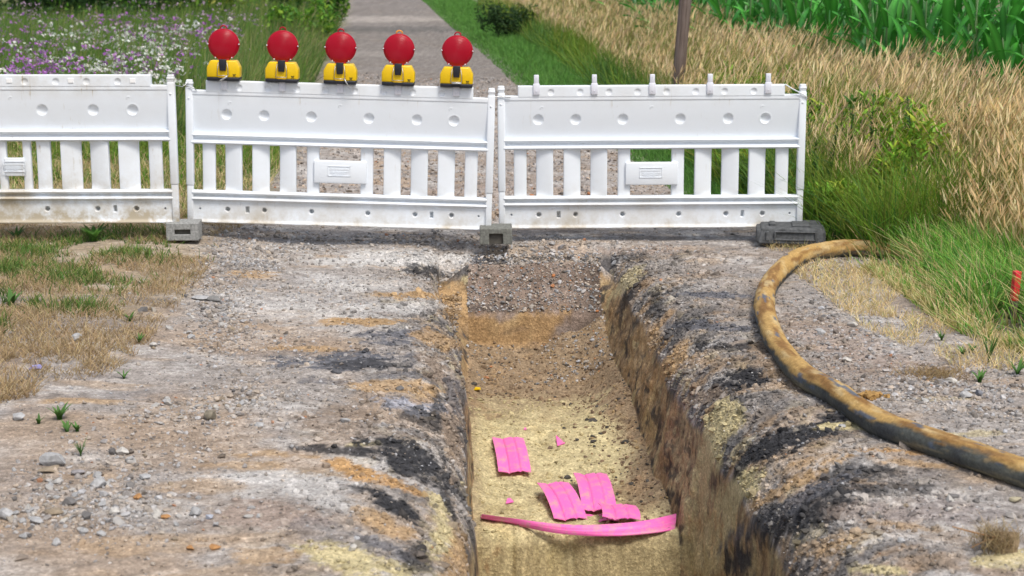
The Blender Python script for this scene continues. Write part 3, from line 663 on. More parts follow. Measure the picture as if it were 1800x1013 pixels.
for hx, hy, hrx, hry, hn, lab in HEAP:
    for _ in range(hn):
        px, py = hx+random.gauss(0, .5)*hrx, min(hy+random.gauss(0, .5)*hry, 1020)
        p = G(px, py)
        if XL(p.y)-.1 < p.x < XR(p.y)+.2: continue
        s = .0115*math.exp(random.gauss(.18, .36)) if hy > 560 else .014*math.exp(random.gauss(.1, .3))
        o = link(random.choice(HM), 'stone', None, None, (p.x, p.y, p.z+s*.25), (random.gauss(0, .3), random.gauss(0, .3), random.uniform(0, 6.28))); o.scale = (s*random.uniform(.9, 1.5), s, s*random.uniform(.8, 1.2))
        if not o.data.materials: o.data.materials.append(M_STONE)
        tag(o, lab, 'stone', lab.replace('stone', 'stones', 1).replace('chip', 'chips', 1))
for px, py, wp in ((1245-355, 440, 10), (925, 438, 12), (913, 442, 9), (985, 436, 11)):
    p = G(px, py); s = 11.1/F*wp/2
    lab = {890:'orange brick chip at the trench rim under the dark grey block',925:'largest orange brick chip at the rim of the trench end',913:'orange brick chip touching the largest one at the rim',985:'lone orange brick chip right of the others on the rim'}[px]
    tag(link(rock_mesh(px, s*1.2, s, s*.9, (.62,.24,.12), 9), 'brick_chip', mat=M_STONE, loc=(p.x, p.y, p.z+s*.6)), lab, 'brick chip', 'orange brick chips on the trench rim')
for px, py, wp, lab in ((335, 968, 18, 'rusty orange clod, left of the pair in the lower left dirt'), (377, 966, 26, 'rusty orange clod, larger right one of the pair in the lower left dirt'), (243, 878, 24, 'flat orange clod in the mid left dirt'), (290, 912, 26, 'ochre crumb heap beside the pale upright stone')):
    p = G(px, py); s = (p.y*CP+H*SP)/F*wp/2
    tag(link(rock_mesh(px, s*1.1, s, s*.62, (.37,.20,.085), 12), 'clay_clod', mat=M_STONE, loc=(p.x, p.y, p.z+s*.3)), lab, 'clod', 'rusty clay clods')

# ------------------------------------------------------------------ barriers
def rnd(dist, r):
    k = np.clip(r-dist, 0, r); return r-np.sqrt(np.maximum(r*r-k*k, 0))
def hf(name, x0, x1, z0, z1, fy, back=.022, dx=.006, dz=.006, r=.006, smooth=True, re=(1,1,1,1)):
    """a moulded panel: front is the height field y = fy(x, z), edges rounded with radius r"""
    xs = np.unique(np.concatenate([np.linspace(x0, x1, max(2, int((x1-x0)/dx)+1)), x0+np.array([.001,.003,.006])*1, x1-np.array([.001,.003,.006])]))
    zs = np.unique(np.concatenate([np.linspace(z0, z1, max(2, int((z1-z0)/dz)+1)), z0+np.array([.001,.003,.006]), z1-np.array([.001,.003,.006])]))
    Xg, Zg = np.meshgrid(xs, zs)
    Yg = fy(Xg, Zg)
    big = 9.0
    d = np.minimum(np.minimum(np.where(re[0], Xg-x0, big), np.where(re[1], x1-Xg, big)), np.minimum(np.where(re[2], Zg-z0, big), np.where(re[3], z1-Zg, big)))
    Yg = Yg + rnd(d, r)
    nz, nx = Xg.shape
    v = np.stack([Xg.ravel(), Yg.ravel(), Zg.ravel()], 1)
    i, j = np.meshgrid(np.arange(nz-1), np.arange(nx-1), indexing='ij')
    f = np.stack([i*nx+j, i*nx+j+1, (i+1)*nx+j+1, (i+1)*nx+j], -1).reshape(-1, 4)
    ring = list(range(nx)) + [k*nx+nx-1 for k in range(1, nz)] + [(nz-1)*nx+k for k in range(nx-2, -1, -1)] + [k*nx for k in range(nz-2, 0, -1)]
    rv = v[ring].copy(); rv[:, 1] = back
    base = len(v); m = len(ring)
    f2 = np.array([[ring[(k+1) % m], ring[k], base+k, base+(k+1) % m] for k in range(m)])
    verts = [tuple(a) for a in np.concatenate([v, rv])]
    faces = [tuple(a) for a in np.concatenate([f, f2])] + [tuple(base+k for k in range(m))[::-1]]
    me = bpy.data.meshes.new(name); me.from_pydata(verts, [], faces); me.update()
    for p in me.polygons: p.use_smooth = len(p.vertices) == 4 and p.index < len(f)
    return me
def joinm(name, meshes):
    bm = bmesh.new()
    for m in meshes: bm.from_mesh(m)
    me = bpy.data.meshes.new(name); bm.to_mesh(me); bm.free(); return me
W = 2.07
cr = lambda a: (a-52)/765.0
D_UP = [cr(a) for a in (259,452,695,991,1238,1429)]
D_TOP = [cr(a) for a in (325,474,622,769,918,1067,1215,1365)]
D_LOW = [cr(a) for a in (261,452,697,990,1236,1426)]
BR_X = [cr(a) for a in (250,547,844,1140,1438)]
MK_UP = [cr(a) for a in (278,843,1411)]; MK_LO = [cr(a) for a in (338,843,1350)]
def bowls(X, Z, cs, zc, rad, dep):
    y = np.zeros_like(X)
    for c in cs:
        q = ((X-c)**2+(Z-zc)**2)/(rad*rad); y = np.maximum(y, dep*np.sqrt(np.clip(1-q, 0, 1)))
        y = y - .0016*np.exp(-((np.sqrt(q)-1.12)/.12)**2)
    return y
def marks(X, Z, cs, zc):
    y = np.zeros_like(X)
    for c in cs:
        r = np.sqrt((X-c)**2+(Z-zc)**2); y -= .0035*np.exp(-((r-.009)/.0025)**2)*(Z-zc > (X-c)*.6-.002)
    return y
f_top = lambda X, Z: -.026 + bowls(X, Z, D_TOP, .929, .021, .008)
def f_up(X, Z):
    t = (Z-.61)/(.874-.61)
    return -.020 + .034*np.clip(1-t, 0, 1)**1.4 + bowls(X, Z, D_UP, .744, .034, .016) + marks(X, Z, MK_UP, .822)
f_mid = lambda X, Z: -.013 - .015*np.exp(-((Z-.603)/.007)**2) - .017*np.exp(-((Z-.553)/.010)**2) + .016*np.exp(-((Z-.579)/.011)**2)
f_lrail = lambda X, Z: -.013 - .015*np.exp(-((Z-.209)/.010)**2) - .016*np.exp(-((Z-.166)/.009)**2) + .016*np.exp(-((Z-.187)/.009)**2)
def f_low(X, Z):
    y = -.010 + .004*np.sin(np.clip((Z-.024)/.133, 0, 1)*math.pi) + bowls(X, Z, D_LOW, .094, .020, .006) + .04*sum((np.hypot(X-c_, Z-.094) < .0135).astype(float) for c_ in D_LOW) + marks(X, Z, MK_LO, .135)
    for c in (cr(364), cr(1322)): y += .045*(np.abs(X-c) < .011)*(np.abs(Z-.094) < .02)
    for c in (cr(118), cr(1568)): y += .03*(np.hypot(X-c, Z-.094) < .006)
    return y - .012*np.exp(-((Z-.006)/.012)**2)
SL = [(132,198,0),(248,336,1),(390,478,-1),(530,616,1),(672,736,0),(950,1015,0),(1070,1158,-1),(1210,1298,1),(1350,1438,-1),(1490,1556,0)]
X_L, X_R = .040, W-.040
ME = {}
ME['top_rail'] = joinm('top_rail', [hf('a', cr(155), cr(1525), .899, .972, f_top, dx=.0045, dz=.0045, r=.007, re=(1,1,0,1)), hf('b', X_L, X_R, .872, .905, lambda X, Z: -.024+0*X, dx=.05, dz=.011, r=.006)])
ME['upper_panel'] = hf('upper_panel', X_L, X_R, .606, .876, f_up, dx=.0045, dz=.0045, r=.002)
ME['middle_rail'] = hf('middle_rail', X_L-.006, X_R+.006, .541, .612, f_mid, dx=.03, dz=.0028, r=.004, back=.026)
ME['lower_rail'] = hf('lower_rail', X_L-.006, X_R+.006, .150, .222, f_lrail, dx=.03, dz=.0028, r=.004, back=.026)
ME['lower_panel'] = hf('lower_panel', X_L, X_R, .0, .153, f_low, dx=.0035, dz=.0035, r=.003, back=.055)
slat_me = []; slat_left = []
SLL = []
for a, b_, k in ((14,28,0),(38,62,0),(80,115,-1),(130,163,1),(180,215,-1),(232,255,0)): SLL += [(W/2+a/272, W/2+b_/272, k), (W/2-b_/272, W/2-a/272, -k)]
for kk_, (a, b_, k) in enumerate([(cr(a), cr(b_), k) for a, b_, k in SL]+SLL):
    xa, xb = a, b_
    def fs(X, Z, xa=xa, xb=xb, k=k):
        t = (X-xa)/(xb-xa); e = np.exp(-((Z-.545)/.02)**2)+np.exp(-((Z-.215)/.02)**2)
        arc = -.010*np.sqrt(np.clip(1-(2*t-1)**2, 0, 1))
        return arc + (k*(.014-.028*t)+.006)*(1-.75*np.clip(e, 0, 1))
    (slat_me if kk_ < len(SL) else slat_left).append(hf('slat', xa, xb, .212, .550, fs, dx=.008, dz=.012, r=.004, back=.03))
ME['name_plate'] = None
bm = bmesh.new(); bx(bm, .860, 1.216, -.024, .012, .297, .452, .007, 3); 
pl = bm_mesh(bm, 'plate_body', True)
bm = bmesh.new(); bx(bm, W/2-.062, W/2+.062, -.016, .012, .313, .432, .004, 2); pl_left = bm_mesh(bm, 'plate_body', True)
bm = bmesh.new()
for z_ in (.413, .409-.062): bx(bm, .955, 1.108, -.0275, -.023, z_, z_+.004)
bx(bm, .955, .958, -.0275, -.023, .347, .417); bx(bm, 1.105, 1.108, -.0275, -.023, .347, .417)
for k, (z_, h_, a, e) in enumerate(((.390, .012, .965, 1.098), (.376, .004, .97, 1.09), (.366, .004, .975, 1.08), (.356, .004, .985, 1.06))):
    x_ = a
    rr = random.Random(k)
    while x_ < e:
        w_ = rr.uniform(.004, .010); bx(bm, x_, x_+w_, -.0265, -.023, z_, z_+h_); x_ += w_+.003
emb = bm_mesh(bm, 'raised_lettering')
def post_mesh(xc):
    bm = bmesh.new()
    bx(bm, xc-.025, xc+.025, -.026, .026, .255, .925, .009, 3)
    bx(bm, xc-.0215, xc+.0215, -.022, .022, .0, .262, .008, 3)
    bx(bm, xc-.021, xc+.021, -.022, .022, .915, .972, .007, 3)
    bx(bm, xc-.024, xc+.024, -.025, .025, .940, .956, .004, 2)
    for z_ in (.85, ): lathe_y(bm, [(0, -.030), (.006, -.0295), (.008, -.026)], 12, xc-.002, z_)
    return bm_mesh(bm, 'post', True)
postL, postR = post_mesh(.022), post_mesh(W-.022)
def bracket_mesh(up):
    bm = bmesh.new()
    bx(bm, -.022, .022, -.037, -.024, .913-.972, .988-.972, .003, 2)
    if up:
        bx(bm, -.0165, .0165, -.034, -.012, .984-.972, 1.046-.972, .004, 2)
        lathe_y(bm, [(0, -.0365), (.003, -.0365), (.003, -.033)], 10, 0, .057)
    lathe_y(bm, [(0, -.0395), (.004, -.0395), (.0045, -.036)], 10, 0, -.035)
    return bm_mesh(bm, 'bracket', True)
br_up, br_dn = bracket_mesh(True), bracket_mesh(False)
bm = bmesh.new(); bx(bm, -.018, .018, -.030, -.022, -.042, -.012, .002, 1); sq = bm_mesh(bm, 'socket_cover')
def barrier(label, loc, roll, yaw, mt, kind):
    t = thing('barrier', label, 'barrier', loc, (0, roll, yaw), 'white plastic barrier fences across the track')
    for nme in ('top_rail', 'upper_panel', 'middle_rail', 'lower_rail', 'lower_panel'):
        link(ME[nme].copy(), nme, t, mt)
    for s in (slat_left if kind == 'left' else slat_me): link(s, 'slat', t, mt)
    np_ = link((pl_left if kind == 'left' else pl).copy(), 'name_plate', t, mt); lt_ = link(emb.copy(), 'raised_lettering', np_, mt)
    if kind == 'left': lt_.location = (0, .006, -.006)
    link(postL.copy(), 'post', t, mt); link(postR.copy(), 'post', t, mt)
    for x_ in BR_X:
        if kind == 'left': link(sq, 'socket_cover', t, M_COVER, (x_, 0, .962))
        else: link(br_up if kind == 'right' else br_dn, 'bracket', t, M_TAB, (x_, 0, .972))
    return t
pr = unp_d(877, 402, 11.66)
B_R = barrier('clean white barrier right of the trench with five empty lamp brackets on top', pr, R(-.35), 0, M_WHITE, 'right')
pm = unp_d(330, 390, 11.46)
B_M = barrier('white barrier in the middle carrying five red warning lamps', pm, R(1.62), R(-.0), M_WHITE, 'mid')
B_M.scale = (.985, .98, .98)
pe = unp_d(316, 390.5, 11.25)
yaw_l = R(1.5)
pl0 = Vector((pe.x-W*1.02*math.cos(yaw_l), pe.y-W*1.02*math.sin(yaw_l), pe.z))
B_L = barrier('weathered white barrier with muddy lower panel, cut off at left', pl0, R(.1), yaw_l, M_WHITE_D, 'left')
B_L.scale = (1.02, 1.0, 1.0)
# wire hooks at the joints
def hook(parent, pts, rad, m=M_METAL):
    bm = bmesh.new(); tube(bm, pts, rad, 6); return link(bm_mesh(bm, 'wire_hook', True), 'wire_hook', parent, m)
hook(B_M, [(.02, -.03, .955), (-.02, -.035, .925), (-.115, -.03, .945), (-.118, -.03, .93)], .003); hook(B_M, [(.005, -.03, .93), (.06, -.036, .918), (.075, -.028, .90)], .003)
hook(B_R, [(-.04, -.03, .925), (-.03, -.036, .90), (.02, -.034, .905), (.085, -.034, .897)], .0035)
hook(B_R, [(W-.145, -.03, .974), (W-.10, -.036, .945), (W-.02, -.036, .905), (W+.004, -.03, .88)], .0045, M_WHITE)

# ------------------------------------------------------------------ warning lamps
def lamp(label, parent_bar, bxl, lever, ringm, tilt, down):
    mw = Matrix.Translation(parent_bar.location) @ parent_bar.rotation_euler.to_matrix().to_4x4()
    p = mw @ Vector((bxl*.985, -.012, .957))
    t = thing('warning_lamp', label, 'warning lamp', p, (0, parent_bar.rotation_euler[1]+R(tilt), 0), 'red warning lamps on the middle barrier')
    CZ = .234
    if 'hous' not in LM:
        bm = bmesh.new()
        prism(bm, [(-.108, .020), (.108, .020), (.108, .085), (.084, .131), (-.084, .131), (-.108, .085)], -.052, .052, .008)
        LM['hous'] = bm_mesh(bm, 'housing', True)
        bm = bmesh.new(); 
        for s_ in (-1, 1): bx(bm, s_*.040-.003 if s_ > 0 else -.043, .043 if s_ > 0 else -.037, -.0545, -.05, .024, .125, .002, 1)
        bx(bm, -.03, .03, -.0535, -.05, .016, .024, .001, 1); LM['rib'] = bm_mesh(bm, 'housing_rib', True)
        bm = bmesh.new(); bx(bm, -.106, .106, -.056, .056, 0, .022, .004, 2); bx(bm, -.013, .013, -.02, .02, -.05, .003, .003, 1); LM['base'] = bm_mesh(bm, 'base_strip', True)
        bm = bmesh.new()
        prof = [(0, -.038)]+[(.094*math.sin(a), -.018-.020*math.cos(a)) for a in np.linspace(.15, 1.5, 12)]+[(.097, -.012)]
        lathe_y(bm, prof, 48, 0, CZ); LM['front'] = bm_mesh(bm, 'front_lens', True)
        bm = bmesh.new(); lathe_y(bm, [(r_, -y_) for r_, y_ in prof], 48, 0, CZ); LM['back'] = bm_mesh(bm, 'rear_lens', True)
        bm = bmesh.new(); lathe_y(bm, [(.094, -.016), (.100, -.014), (.1025, -.008), (.1025, .008), (.100, .014), (.094, .016)], 48, 0, CZ)
        bx(bm, -.036, .036, -.020, .020, .122, .148, .006, 2)
        for a in (0, math.pi, R(235), R(305)):
            cx, cz = .101*math.cos(a), CZ+.101*math.sin(a); lathe_y(bm, [(0, -.020), (.0055, -.020), (.0065, -.015), (.0065, .0)], 10, cx, cz)
        LM['ring'] = bm_mesh(bm, 'lens_ring', True)
        bm = bmesh.new()
        for a in (0.02, math.pi-.02, R(238), R(302)):
            cx, cz = .1015*math.cos(a), CZ+.1015*math.sin(a); lathe_y(bm, [(0, -.025), (.0035, -.0248), (.0045, -.021), (.0045, -.015)], 10, cx, cz)
        LM['rivet'] = bm_mesh(bm, 'rivets', True)
        bm = bmesh.new(); prism(bm, [(-.020, .135), (.020, .135), (.006, .205), (-.006, .205)], -.012, .012, .002); LM['bulb'] = bm_mesh(bm, 'bulb_holder', True)
        bm = bmesh.new(); tube(bm, [(.020*math.cos(a), 0, CZ+.104+.017*math.sin(a)) for a in np.linspace(-.5, math.pi+.5, 14)], .0045, 8); LM['loop'] = bm_mesh(bm, 'carrying_loop', True)
        bm = bmesh.new(); prism(bm, [(-.025, .125), (.025, .125), (.020, .050), (-.020, .050)], -.066, -.050, .003)
        LM['clasp'] = bm_mesh(bm, 'clasp', True)
        # printed bin mark: crossed lines above a little bin
        bm = bmesh.new(); k0 = -.0532
        def bar(x0, z0, x1, z1, w=.0022):
            dx, dz = x1-x0, z1-z0; l = math.hypot(dx, dz); nx, nz = -dz/l*w/2, dx/l*w/2
            vs = [bm.verts.new((x0+nx, k0, z0+nz)), bm.verts.new((x1+nx, k0, z1+nz)), bm.verts.new((x1-nx, k0, z1-nz)), bm.verts.new((x0-nx, k0, z0-nz))]; bm.faces.new(vs)
            k1 = k0
        bar(.062, .045, .084, .022); k0 = -.0534; bar(.062, .022, .084, .045); k0 = -.0536; bar(.064, .042, .082, .042, .003); k0 = -.0538; bar(.066, .042, .068, .026); k0 = -.0540; bar(.080, .042, .078, .026); k0 = -.0542; bar(.068, .018, .078, .018, .005)
        LM['mark'] = bm_mesh(bm, 'bin_mark')
    h = link(LM['hous'], 'housing', t, M_YEL); link(LM['rib'], 'housing_rib', h, M_YEL); link(LM['mark'], 'bin_mark', h, M_MARK)
    link(LM['base'], 'base_strip', t, M_BLACK); link(LM['front'], 'front_lens', t, M_RED); link(LM['back'], 'rear_lens', t, M_RED)
    rg = link(LM['ring'], 'lens_ring', t, M_RED); link(LM['rivet'], 'rivets', rg, M_TAB); link(LM['bulb'], 'bulb_holder', t, M_BLACK)
    if ringm is M_RED: link(LM['loop'], 'carrying_loop', t, ringm)
    else:
        lm_ = LM['loop'].copy(); lm_.materials.clear(); link(lm_, 'carrying_loop', t, ringm)['label'] = 'bright orange carrying loop'
    link(LM['clasp'], 'clasp', t, M_BLACK, (0, 0, .015 if not down else 0.02))
    bm = bmesh.new()
    tube(bm, [(-.029, -.058, .12), (-.033, -.064, .08), (-.036, -.062, .034)], .0022, 6); tube(bm, [(.027, -.058, .12), (.034, -.064, .08), (.034, -.062, .034)], .0022, 6); tube(bm, [(-.036, -.062, .034), (.034, -.062, .034)], .0022, 6)
    if lever == 'tag': bx(bm, -.03, .03, -.072, -.066, -.005, .006, .002, 1); bmesh.ops.rotate(bm, verts=bm.verts[-24:] if False else [v for v in bm.verts if v.co.z < .0065 and v.co.y < -.065], cent=(0, -.07, 0), matrix=Matrix.Rotation(R(-32), 3, 'Y')); bmesh.ops.translate(bm, verts=[v for v in bm.verts if v.co.y < -.0655 and v.co.z < .03], vec=(.005, 0, .014))
    if lever == 'chain': tube(bm, [(.03, -.062, .04), (.04, -.07, .02), (.055, -.07, -.005), (.07, -.06, -.02)], .0045, 6)
    if lever == 'bar': bx(bm, -.03, .034, -.07, -.062, .022, .032, .002, 1)
    if lever == 'plain': pass
    link(bm_mesh(bm, 'wire_bail', True), 'wire_bail', t, M_METAL)
    return t
LM = {}
LAB = ['leftmost red lamp, with a pale metal tag hanging across its base','second red lamp from the left, black clasp fully closed and no tag','middle red lamp of the five, a short chain hanging at its right','red lamp with the bright orange loop on top','rightmost red lamp, with a metal bar across its yellow housing']
for i, x_ in enumerate(BR_X):
    lamp(LAB[i], B_M, x_, ['tag','plain','chain','plain','bar'][i], M_ORANGE if i == 3 else M_RED, [-.6,.3,0,.4,.2][i], i in (1, 3))

# ------------------------------------------------------------------ foot blocks
def block(label, px, py, w, h, dep, m, slot, rotz=0, slot_open=False):
    d = 11.2 if px < 500 else 11.35
    p = unp_d(px, py, d)
    t = thing('foot_block', label, 'foot block', p, (0, 0, rotz), 'foot blocks of the barriers')
    bm = bmesh.new()
    hw = w/2; sw, s0, s1 = slot
    # body built round its slot
    z0 = s0
    bx(bm, -hw, hw, .03, dep, 0, h, .006, 2)
    bx(bm, -hw, -sw, 0, .034, .002, h-.002, .005, 2); bx(bm, sw, hw, 0, .034, .002, h-.002, .005, 2)
    bx(bm, -sw-.004, sw+.004, .001, .034, s1, h-.003, .004, 1)
    if not slot_open: bx(bm, -sw-.004, sw+.004, .001, .034, .002, s0, .004, 1)
    link(bm_mesh(bm, 'block_body'), 'block_body', t, m)
    bm = bmesh.new(); bx(bm, -sw, sw, .024, .029, s0 if not slot_open else .004, s1); link(bm_mesh(bm, 'slot_shade_panel'), 'slot_shade_panel', t, M_SLOT_SHADE)  # dark panel set into the slot to stand for the shade inside
    return t
block('light grey foot block with a long handle slot, between left and middle barriers', 321, 424, .212, .120, .17, M_CONC, (.052, .042, .074), R(2))
block('dark grey foot block with a square opening at the trench rim', 872, 431, .215, .112, .20, M_CONC2, (.046, .0, .074), R(1), True)
# broad black rubber base lying crosswise
p = unp_d(1392, 430, 11.38)
t = thing('rubber_base', 'broad black rubber base under the right end of the right barrier', 'barrier base', p, (0, 0, R(-7)))
bm = bmesh.new(); vs = []
for x0, x1, y0, y1, z in ((-.225,.215,0,.40,0),(-.205,.200,.02,.38,.105)):
    vs.append([bm.verts.new(c) for c in ((x0,y0,z),(x1,y0,z),(x1,y1,z),(x0,y1,z))])
bm.faces.new(vs[0][::-1]); bm.faces.new(vs[1])
for i in range(4): bm.faces.new((vs[0][i], vs[0][(i+1)%4], vs[1][(i+1)%4], vs[1][i]))
bmesh.ops.bevel(bm, geom=list(bm.edges), offset=.012, segments=3, affect='EDGES', profile=.5)
bx(bm, -.235, -.19, .02, .3, 0, .09, .012, 2); bx(bm, .17, .222, .02, .3, 0, .09, .012, 2)
bx(bm, -.15, -.11, .1, .2, .1, .125, .005, 1); bx(bm, .0, .12, .08, .25, .1, .118, .006, 1)
link(bm_mesh(bm, 'base_body'), 'base_body', t, M_RUB)
bm = bmesh.new(); bx(bm, -.12, .16, -.004, .016, .024, .034, .003, 1); bx(bm, -.12, .16, .000, .022, .078, .086, .003, 1); bx(bm, -.12, -.108, -.002, .02, .03, .08, .003, 1); bx(bm, .148, .16, -.002, .02, .03, .08, .003, 1)
link(bm_mesh(bm, 'raised_frame'), 'raised_frame', t, M_RUB)
bm = bmesh.new(); bx(bm, -.175, -.15, -.003, .012, .02, .085, .004, 1); link(bm_mesh(bm, 'side_rib'), 'side_rib', t, M_RUB)

# ------------------------------------------------------------------ hose
HP = [(1700,452),(1620,441),(1560,437),(1500,434),(1450,438),(1402,452),(1364,480),(1346,515),(1346,555),(1366,600),(1410,650),(1470,692),(1540,732),(1620,768),(1700,798),(1800,832),(1930,874),(2080,915),(2260,955),(2500,1010),(2900,1090)]
HR = .055
ctrl = []
for a, b_ in HP:
    q_ = unp_z(a, b_, HR); ctrl.append(Vector((q_.x, q_.y, float(zout(q_.x, q_.y, False))+HR-.006)))
def catmull(c, n):
    out = []
    for i in range(len(c)-1):
        p0, p1, p2, p3 = c[max(i-1, 0)], c[i], c[i+1], c[min(i+2, len(c)-1)]
        for k in range(n):
            t = k/n; out.append(.5*((2*p1)+(-p0+p2)*t+(2*p0-5*p1+4*p2-p3)*t*t+(-p0+3*p1-3*p2+p3)*t**3))
    out.append(c[-1]); return out
cl = catmull(ctrl, 26); nr, nk = len(cl), 40
CLA = np.array([tuple(p) for p in cl]); tan = np.gradient(CLA, axis=0); tan /= np.linalg.norm(tan, axis=1)[:, None]
up = np.array([0, 0, 1.0]); U = np.cross(tan, up); U /= np.linalg.norm(U, axis=1)[:, None]; Wv = np.cross(U, tan)
arc = np.concatenate([[0], np.cumsum(np.linalg.norm(np.diff(CLA, axis=0), axis=1))])
th = np.linspace(0, 2*np.pi, nk, endpoint=False)
TH, AR = np.meshgrid(th, arc)
topn = np.sin(TH)                                     # 1 on top
xx_, yy_ = np.cos(TH), np.sin(TH)
nz1 = fbm(AR*3.2+xx_*1.2, yy_*1.8, 3.3, 5, .6); nz2 = fbm(AR*16+xx_*4, yy_*5, 8.2, 4, .6)
left_end = np.clip((arc/arc[-1]), 0, 1)[:, None]
mudm = sst(-.15, .25, topn - (-.45+1.25*left_end**.8) + .75*nz1 + .45*nz2)
rad = HR + mudm*(.0035+.006*nz2) + .0015*np.sin(AR*2*np.pi/.03)*(1-mudm)*.4
PV = CLA[:, None, :] + rad[..., None]*(np.cos(TH)[..., None]*U[:, None, :]+np.sin(TH)[..., None]*Wv[:, None, :])
hc = np.tile(np.array((.095,.105,.10)), (nr*nk, 1)); m_, a1, a2 = mudm.ravel(), nz1.ravel(), nz2.ravel()
hc = cmix(hc, (.27,.25,.17), sst(0, .4, a1+.3*a2)*.75); hc = cmix(hc, (.05,.055,.065), sst(.1, .4, fbm(AR*5, xx_*2, 6, 3).ravel())*.7)
mc = np.tile(np.array((.46,.30,.11)), (nr*nk, 1)); mc = cmix(mc, (.24,.13,.045), sst(-.05, .35, fbm(AR*4.5, xx_*1.5, yy_+12, 4).ravel())); mc = cmix(mc, (.52,.40,.21), sst(.1, .45, fbm(AR*7, xx_*2, yy_+22, 3).ravel())*.8)
hc = hc*(1-m_[:, None])+mc*m_[:, None]
hc = cmix(hc, (.10,.13,.18), sst(.42, .5, fbm(AR*6, xx_*2+4, yy_*2+32, 3).ravel())*.9)
i, j = np.meshgrid(np.arange(nr-1), np.arange(nk), indexing='ij')
hf_ = np.stack([i*nk+j, i*nk+(j+1) % nk, (i+1)*nk+(j+1) % nk, (i+1)*nk+j], -1).reshape(-1, 4)
tag(link(np_mesh('hose', PV.reshape(-1, 3), hf_, hc, True), 'hose', mat=M_HOSE), 'thick grey hose caked with ochre mud curving along the right side of the trench', 'hose')
# mud lumps stuck on the hose
p = unp_z(1535, 692, HR*1.9)
bm = bmesh.new()
for k in range(40):
    r_ = random.uniform(.004, .014)*(1.6 if k < 6 else 1); o_ = Vector((random.gauss(0, .026), random.gauss(0, .022), random.gauss(-.006, .004)))
    res = bmesh.ops.create_icosphere(bm, subdivisions=2, radius=r_)
    for v in res['verts']: v.co = Vector((v.co.x, v.co.y, v.co.z*.7))*(1+.9*mnoise.noise(v.co*90+Vector((k, 0, 0))))+o_
me = bm_mesh(bm, 'mud_lump'); a = me.color_attributes.new('Col', 'FLOAT_COLOR', 'POINT')
for d in a.data: d.color = (.36,.22,.08,1)
tag(link(me, 'mud_lump', mat=M_STONE, loc=p), 'crumbly ochre mud lump stuck on top of the hose', 'mud lump')

# ------------------------------------------------------------------ pink cable cover plates
def plate(px, py, w, l, rotz, pitch, curl, label, dz=.012, name='cover_plate', tw=0):
    p = T_(px, py); nx, ny = 34, 26
    u = np.linspace(-.5, .5, nx); v = np.linspace(0, 1, ny); U_, V_ = np.meshgrid(u, v)
    jag = .006*vnoise(u*9+px, 3.3)[None, :]
    x = U_*w + curl[0]*w*V_**2; y = V_*l*np.cos(pitch) + jag*((V_ > .97)*1.0-(V_ < .03)*1.0)
    z = V_*l*math.sin(pitch) + .6*curl[1]*np.sin(V_*math.pi) + .004*np.sin(U_*9) - .006*np.exp(-((U_+.17)/.03)**2) - .006*np.exp(-((U_-.17)/.03)**2) + tw*U_*V_
    n = nx*ny
    top = np.stack([x.ravel(), y.ravel(), z.ravel()], 1); bot = top-np.array([0, 0, .0035])
    i, j = np.meshgrid(np.arange(ny-1), np.arange(nx-1), indexing='ij')
    f = np.stack([i*nx+j, i*nx+j+1, (i+1)*nx+j+1, (i+1)*nx+j], -1).reshape(-1, 4)
    ring = [k for k in range(nx)]+[k*nx+nx-1 for k in range(1, ny)]+[(ny-1)*nx+k for k in range(nx-2, -1, -1)]+[k*nx for k in range(ny-2, 0, -1)]
    sd = np.array([[ring[(k+1) % len(ring)], ring[k], ring[k]+n, ring[(k+1) % len(ring)]+n] for k in range(len(ring))])
    me = np_mesh(name, np.concatenate([top, bot]), np.concatenate([f, f[:, ::-1]+n, sd]), None, False)
    o = link(me, name, mat=M_PINK, loc=(p.x, p.y, p.z+dz), rot=(0, 0, rotz))
    return tag(o, label, 'cover plate', 'pink cable cover plates in the trench')
plate(905, 841, .175, .50, R(3.5), R(4), (-.05, .02), 'pink ridged plate lying alone on the sand at left', .03)
plate(1003, 920, .165, .44, R(8), R(5), (-.10, .03), 'pink ridged plate leaning left over the long strip', .02)
plate(1054, 904, .175, .48, R(2), R(4), (-.06, .04), 'upright looking pink ridged plate, right of the leaning one', .03)
plate(1060, 915, .16, .10, R(4), R(-1), (0, .0), 'short pink end sticking out under the right upright plate', .008)
plate(1092, 934, .185, .19, R(-6), R(1), (-.16, .01), 'small dark edged pink plate lying on the long strip', .062)
# long strip
lo = [(845,907),(900,918),(960,933),(1020,940),(1090,941),(1150,936),(1186,930)]
hi = [(847,904),(900,911),(960,919),(1020,923),(1090,920),(1140,914),(1189,903)]
lo3 = catmull([unp_z(a, b_, -.752) for a, b_ in lo], 12); hi3 = catmull([unp_z(a, b_, -.715) for a, b_ in hi], 12)
nu = 14; n = len(lo3); pts = []
for A, B in zip(lo3, hi3):
    for k in range(nu):
        t_ = k/(nu-1); q_ = A.lerp(B, t_); q_ = q_+Vector((0, -.014*math.sin(t_*math.pi), -.010*math.exp(-((t_-.33)/.08)**2)-.010*math.exp(-((t_-.66)/.08)**2))); pts.append(tuple(q_))
pts = np.array(pts); fl = pts.copy(); c_ = pts.mean(0)
i, j = np.meshgrid(np.arange(n-1), np.arange(nu-1), indexing='ij')
f = np.stack([i*nu+j, (i+1)*nu+j, (i+1)*nu+j+1, i*nu+j+1], -1).reshape(-1, 4); N_ = n*nu
ring = [k for k in range(nu)]+[k*nu+nu-1 for k in range(1, n)]+[(n-1)*nu+k for k in range(nu-2, -1, -1)]+[k*nu for k in range(n-2, 0, -1)]
sd = np.array([[ring[k], ring[(k+1) % len(ring)], ring[(k+1) % len(ring)]+N_, ring[k]+N_] for k in range(len(ring))])
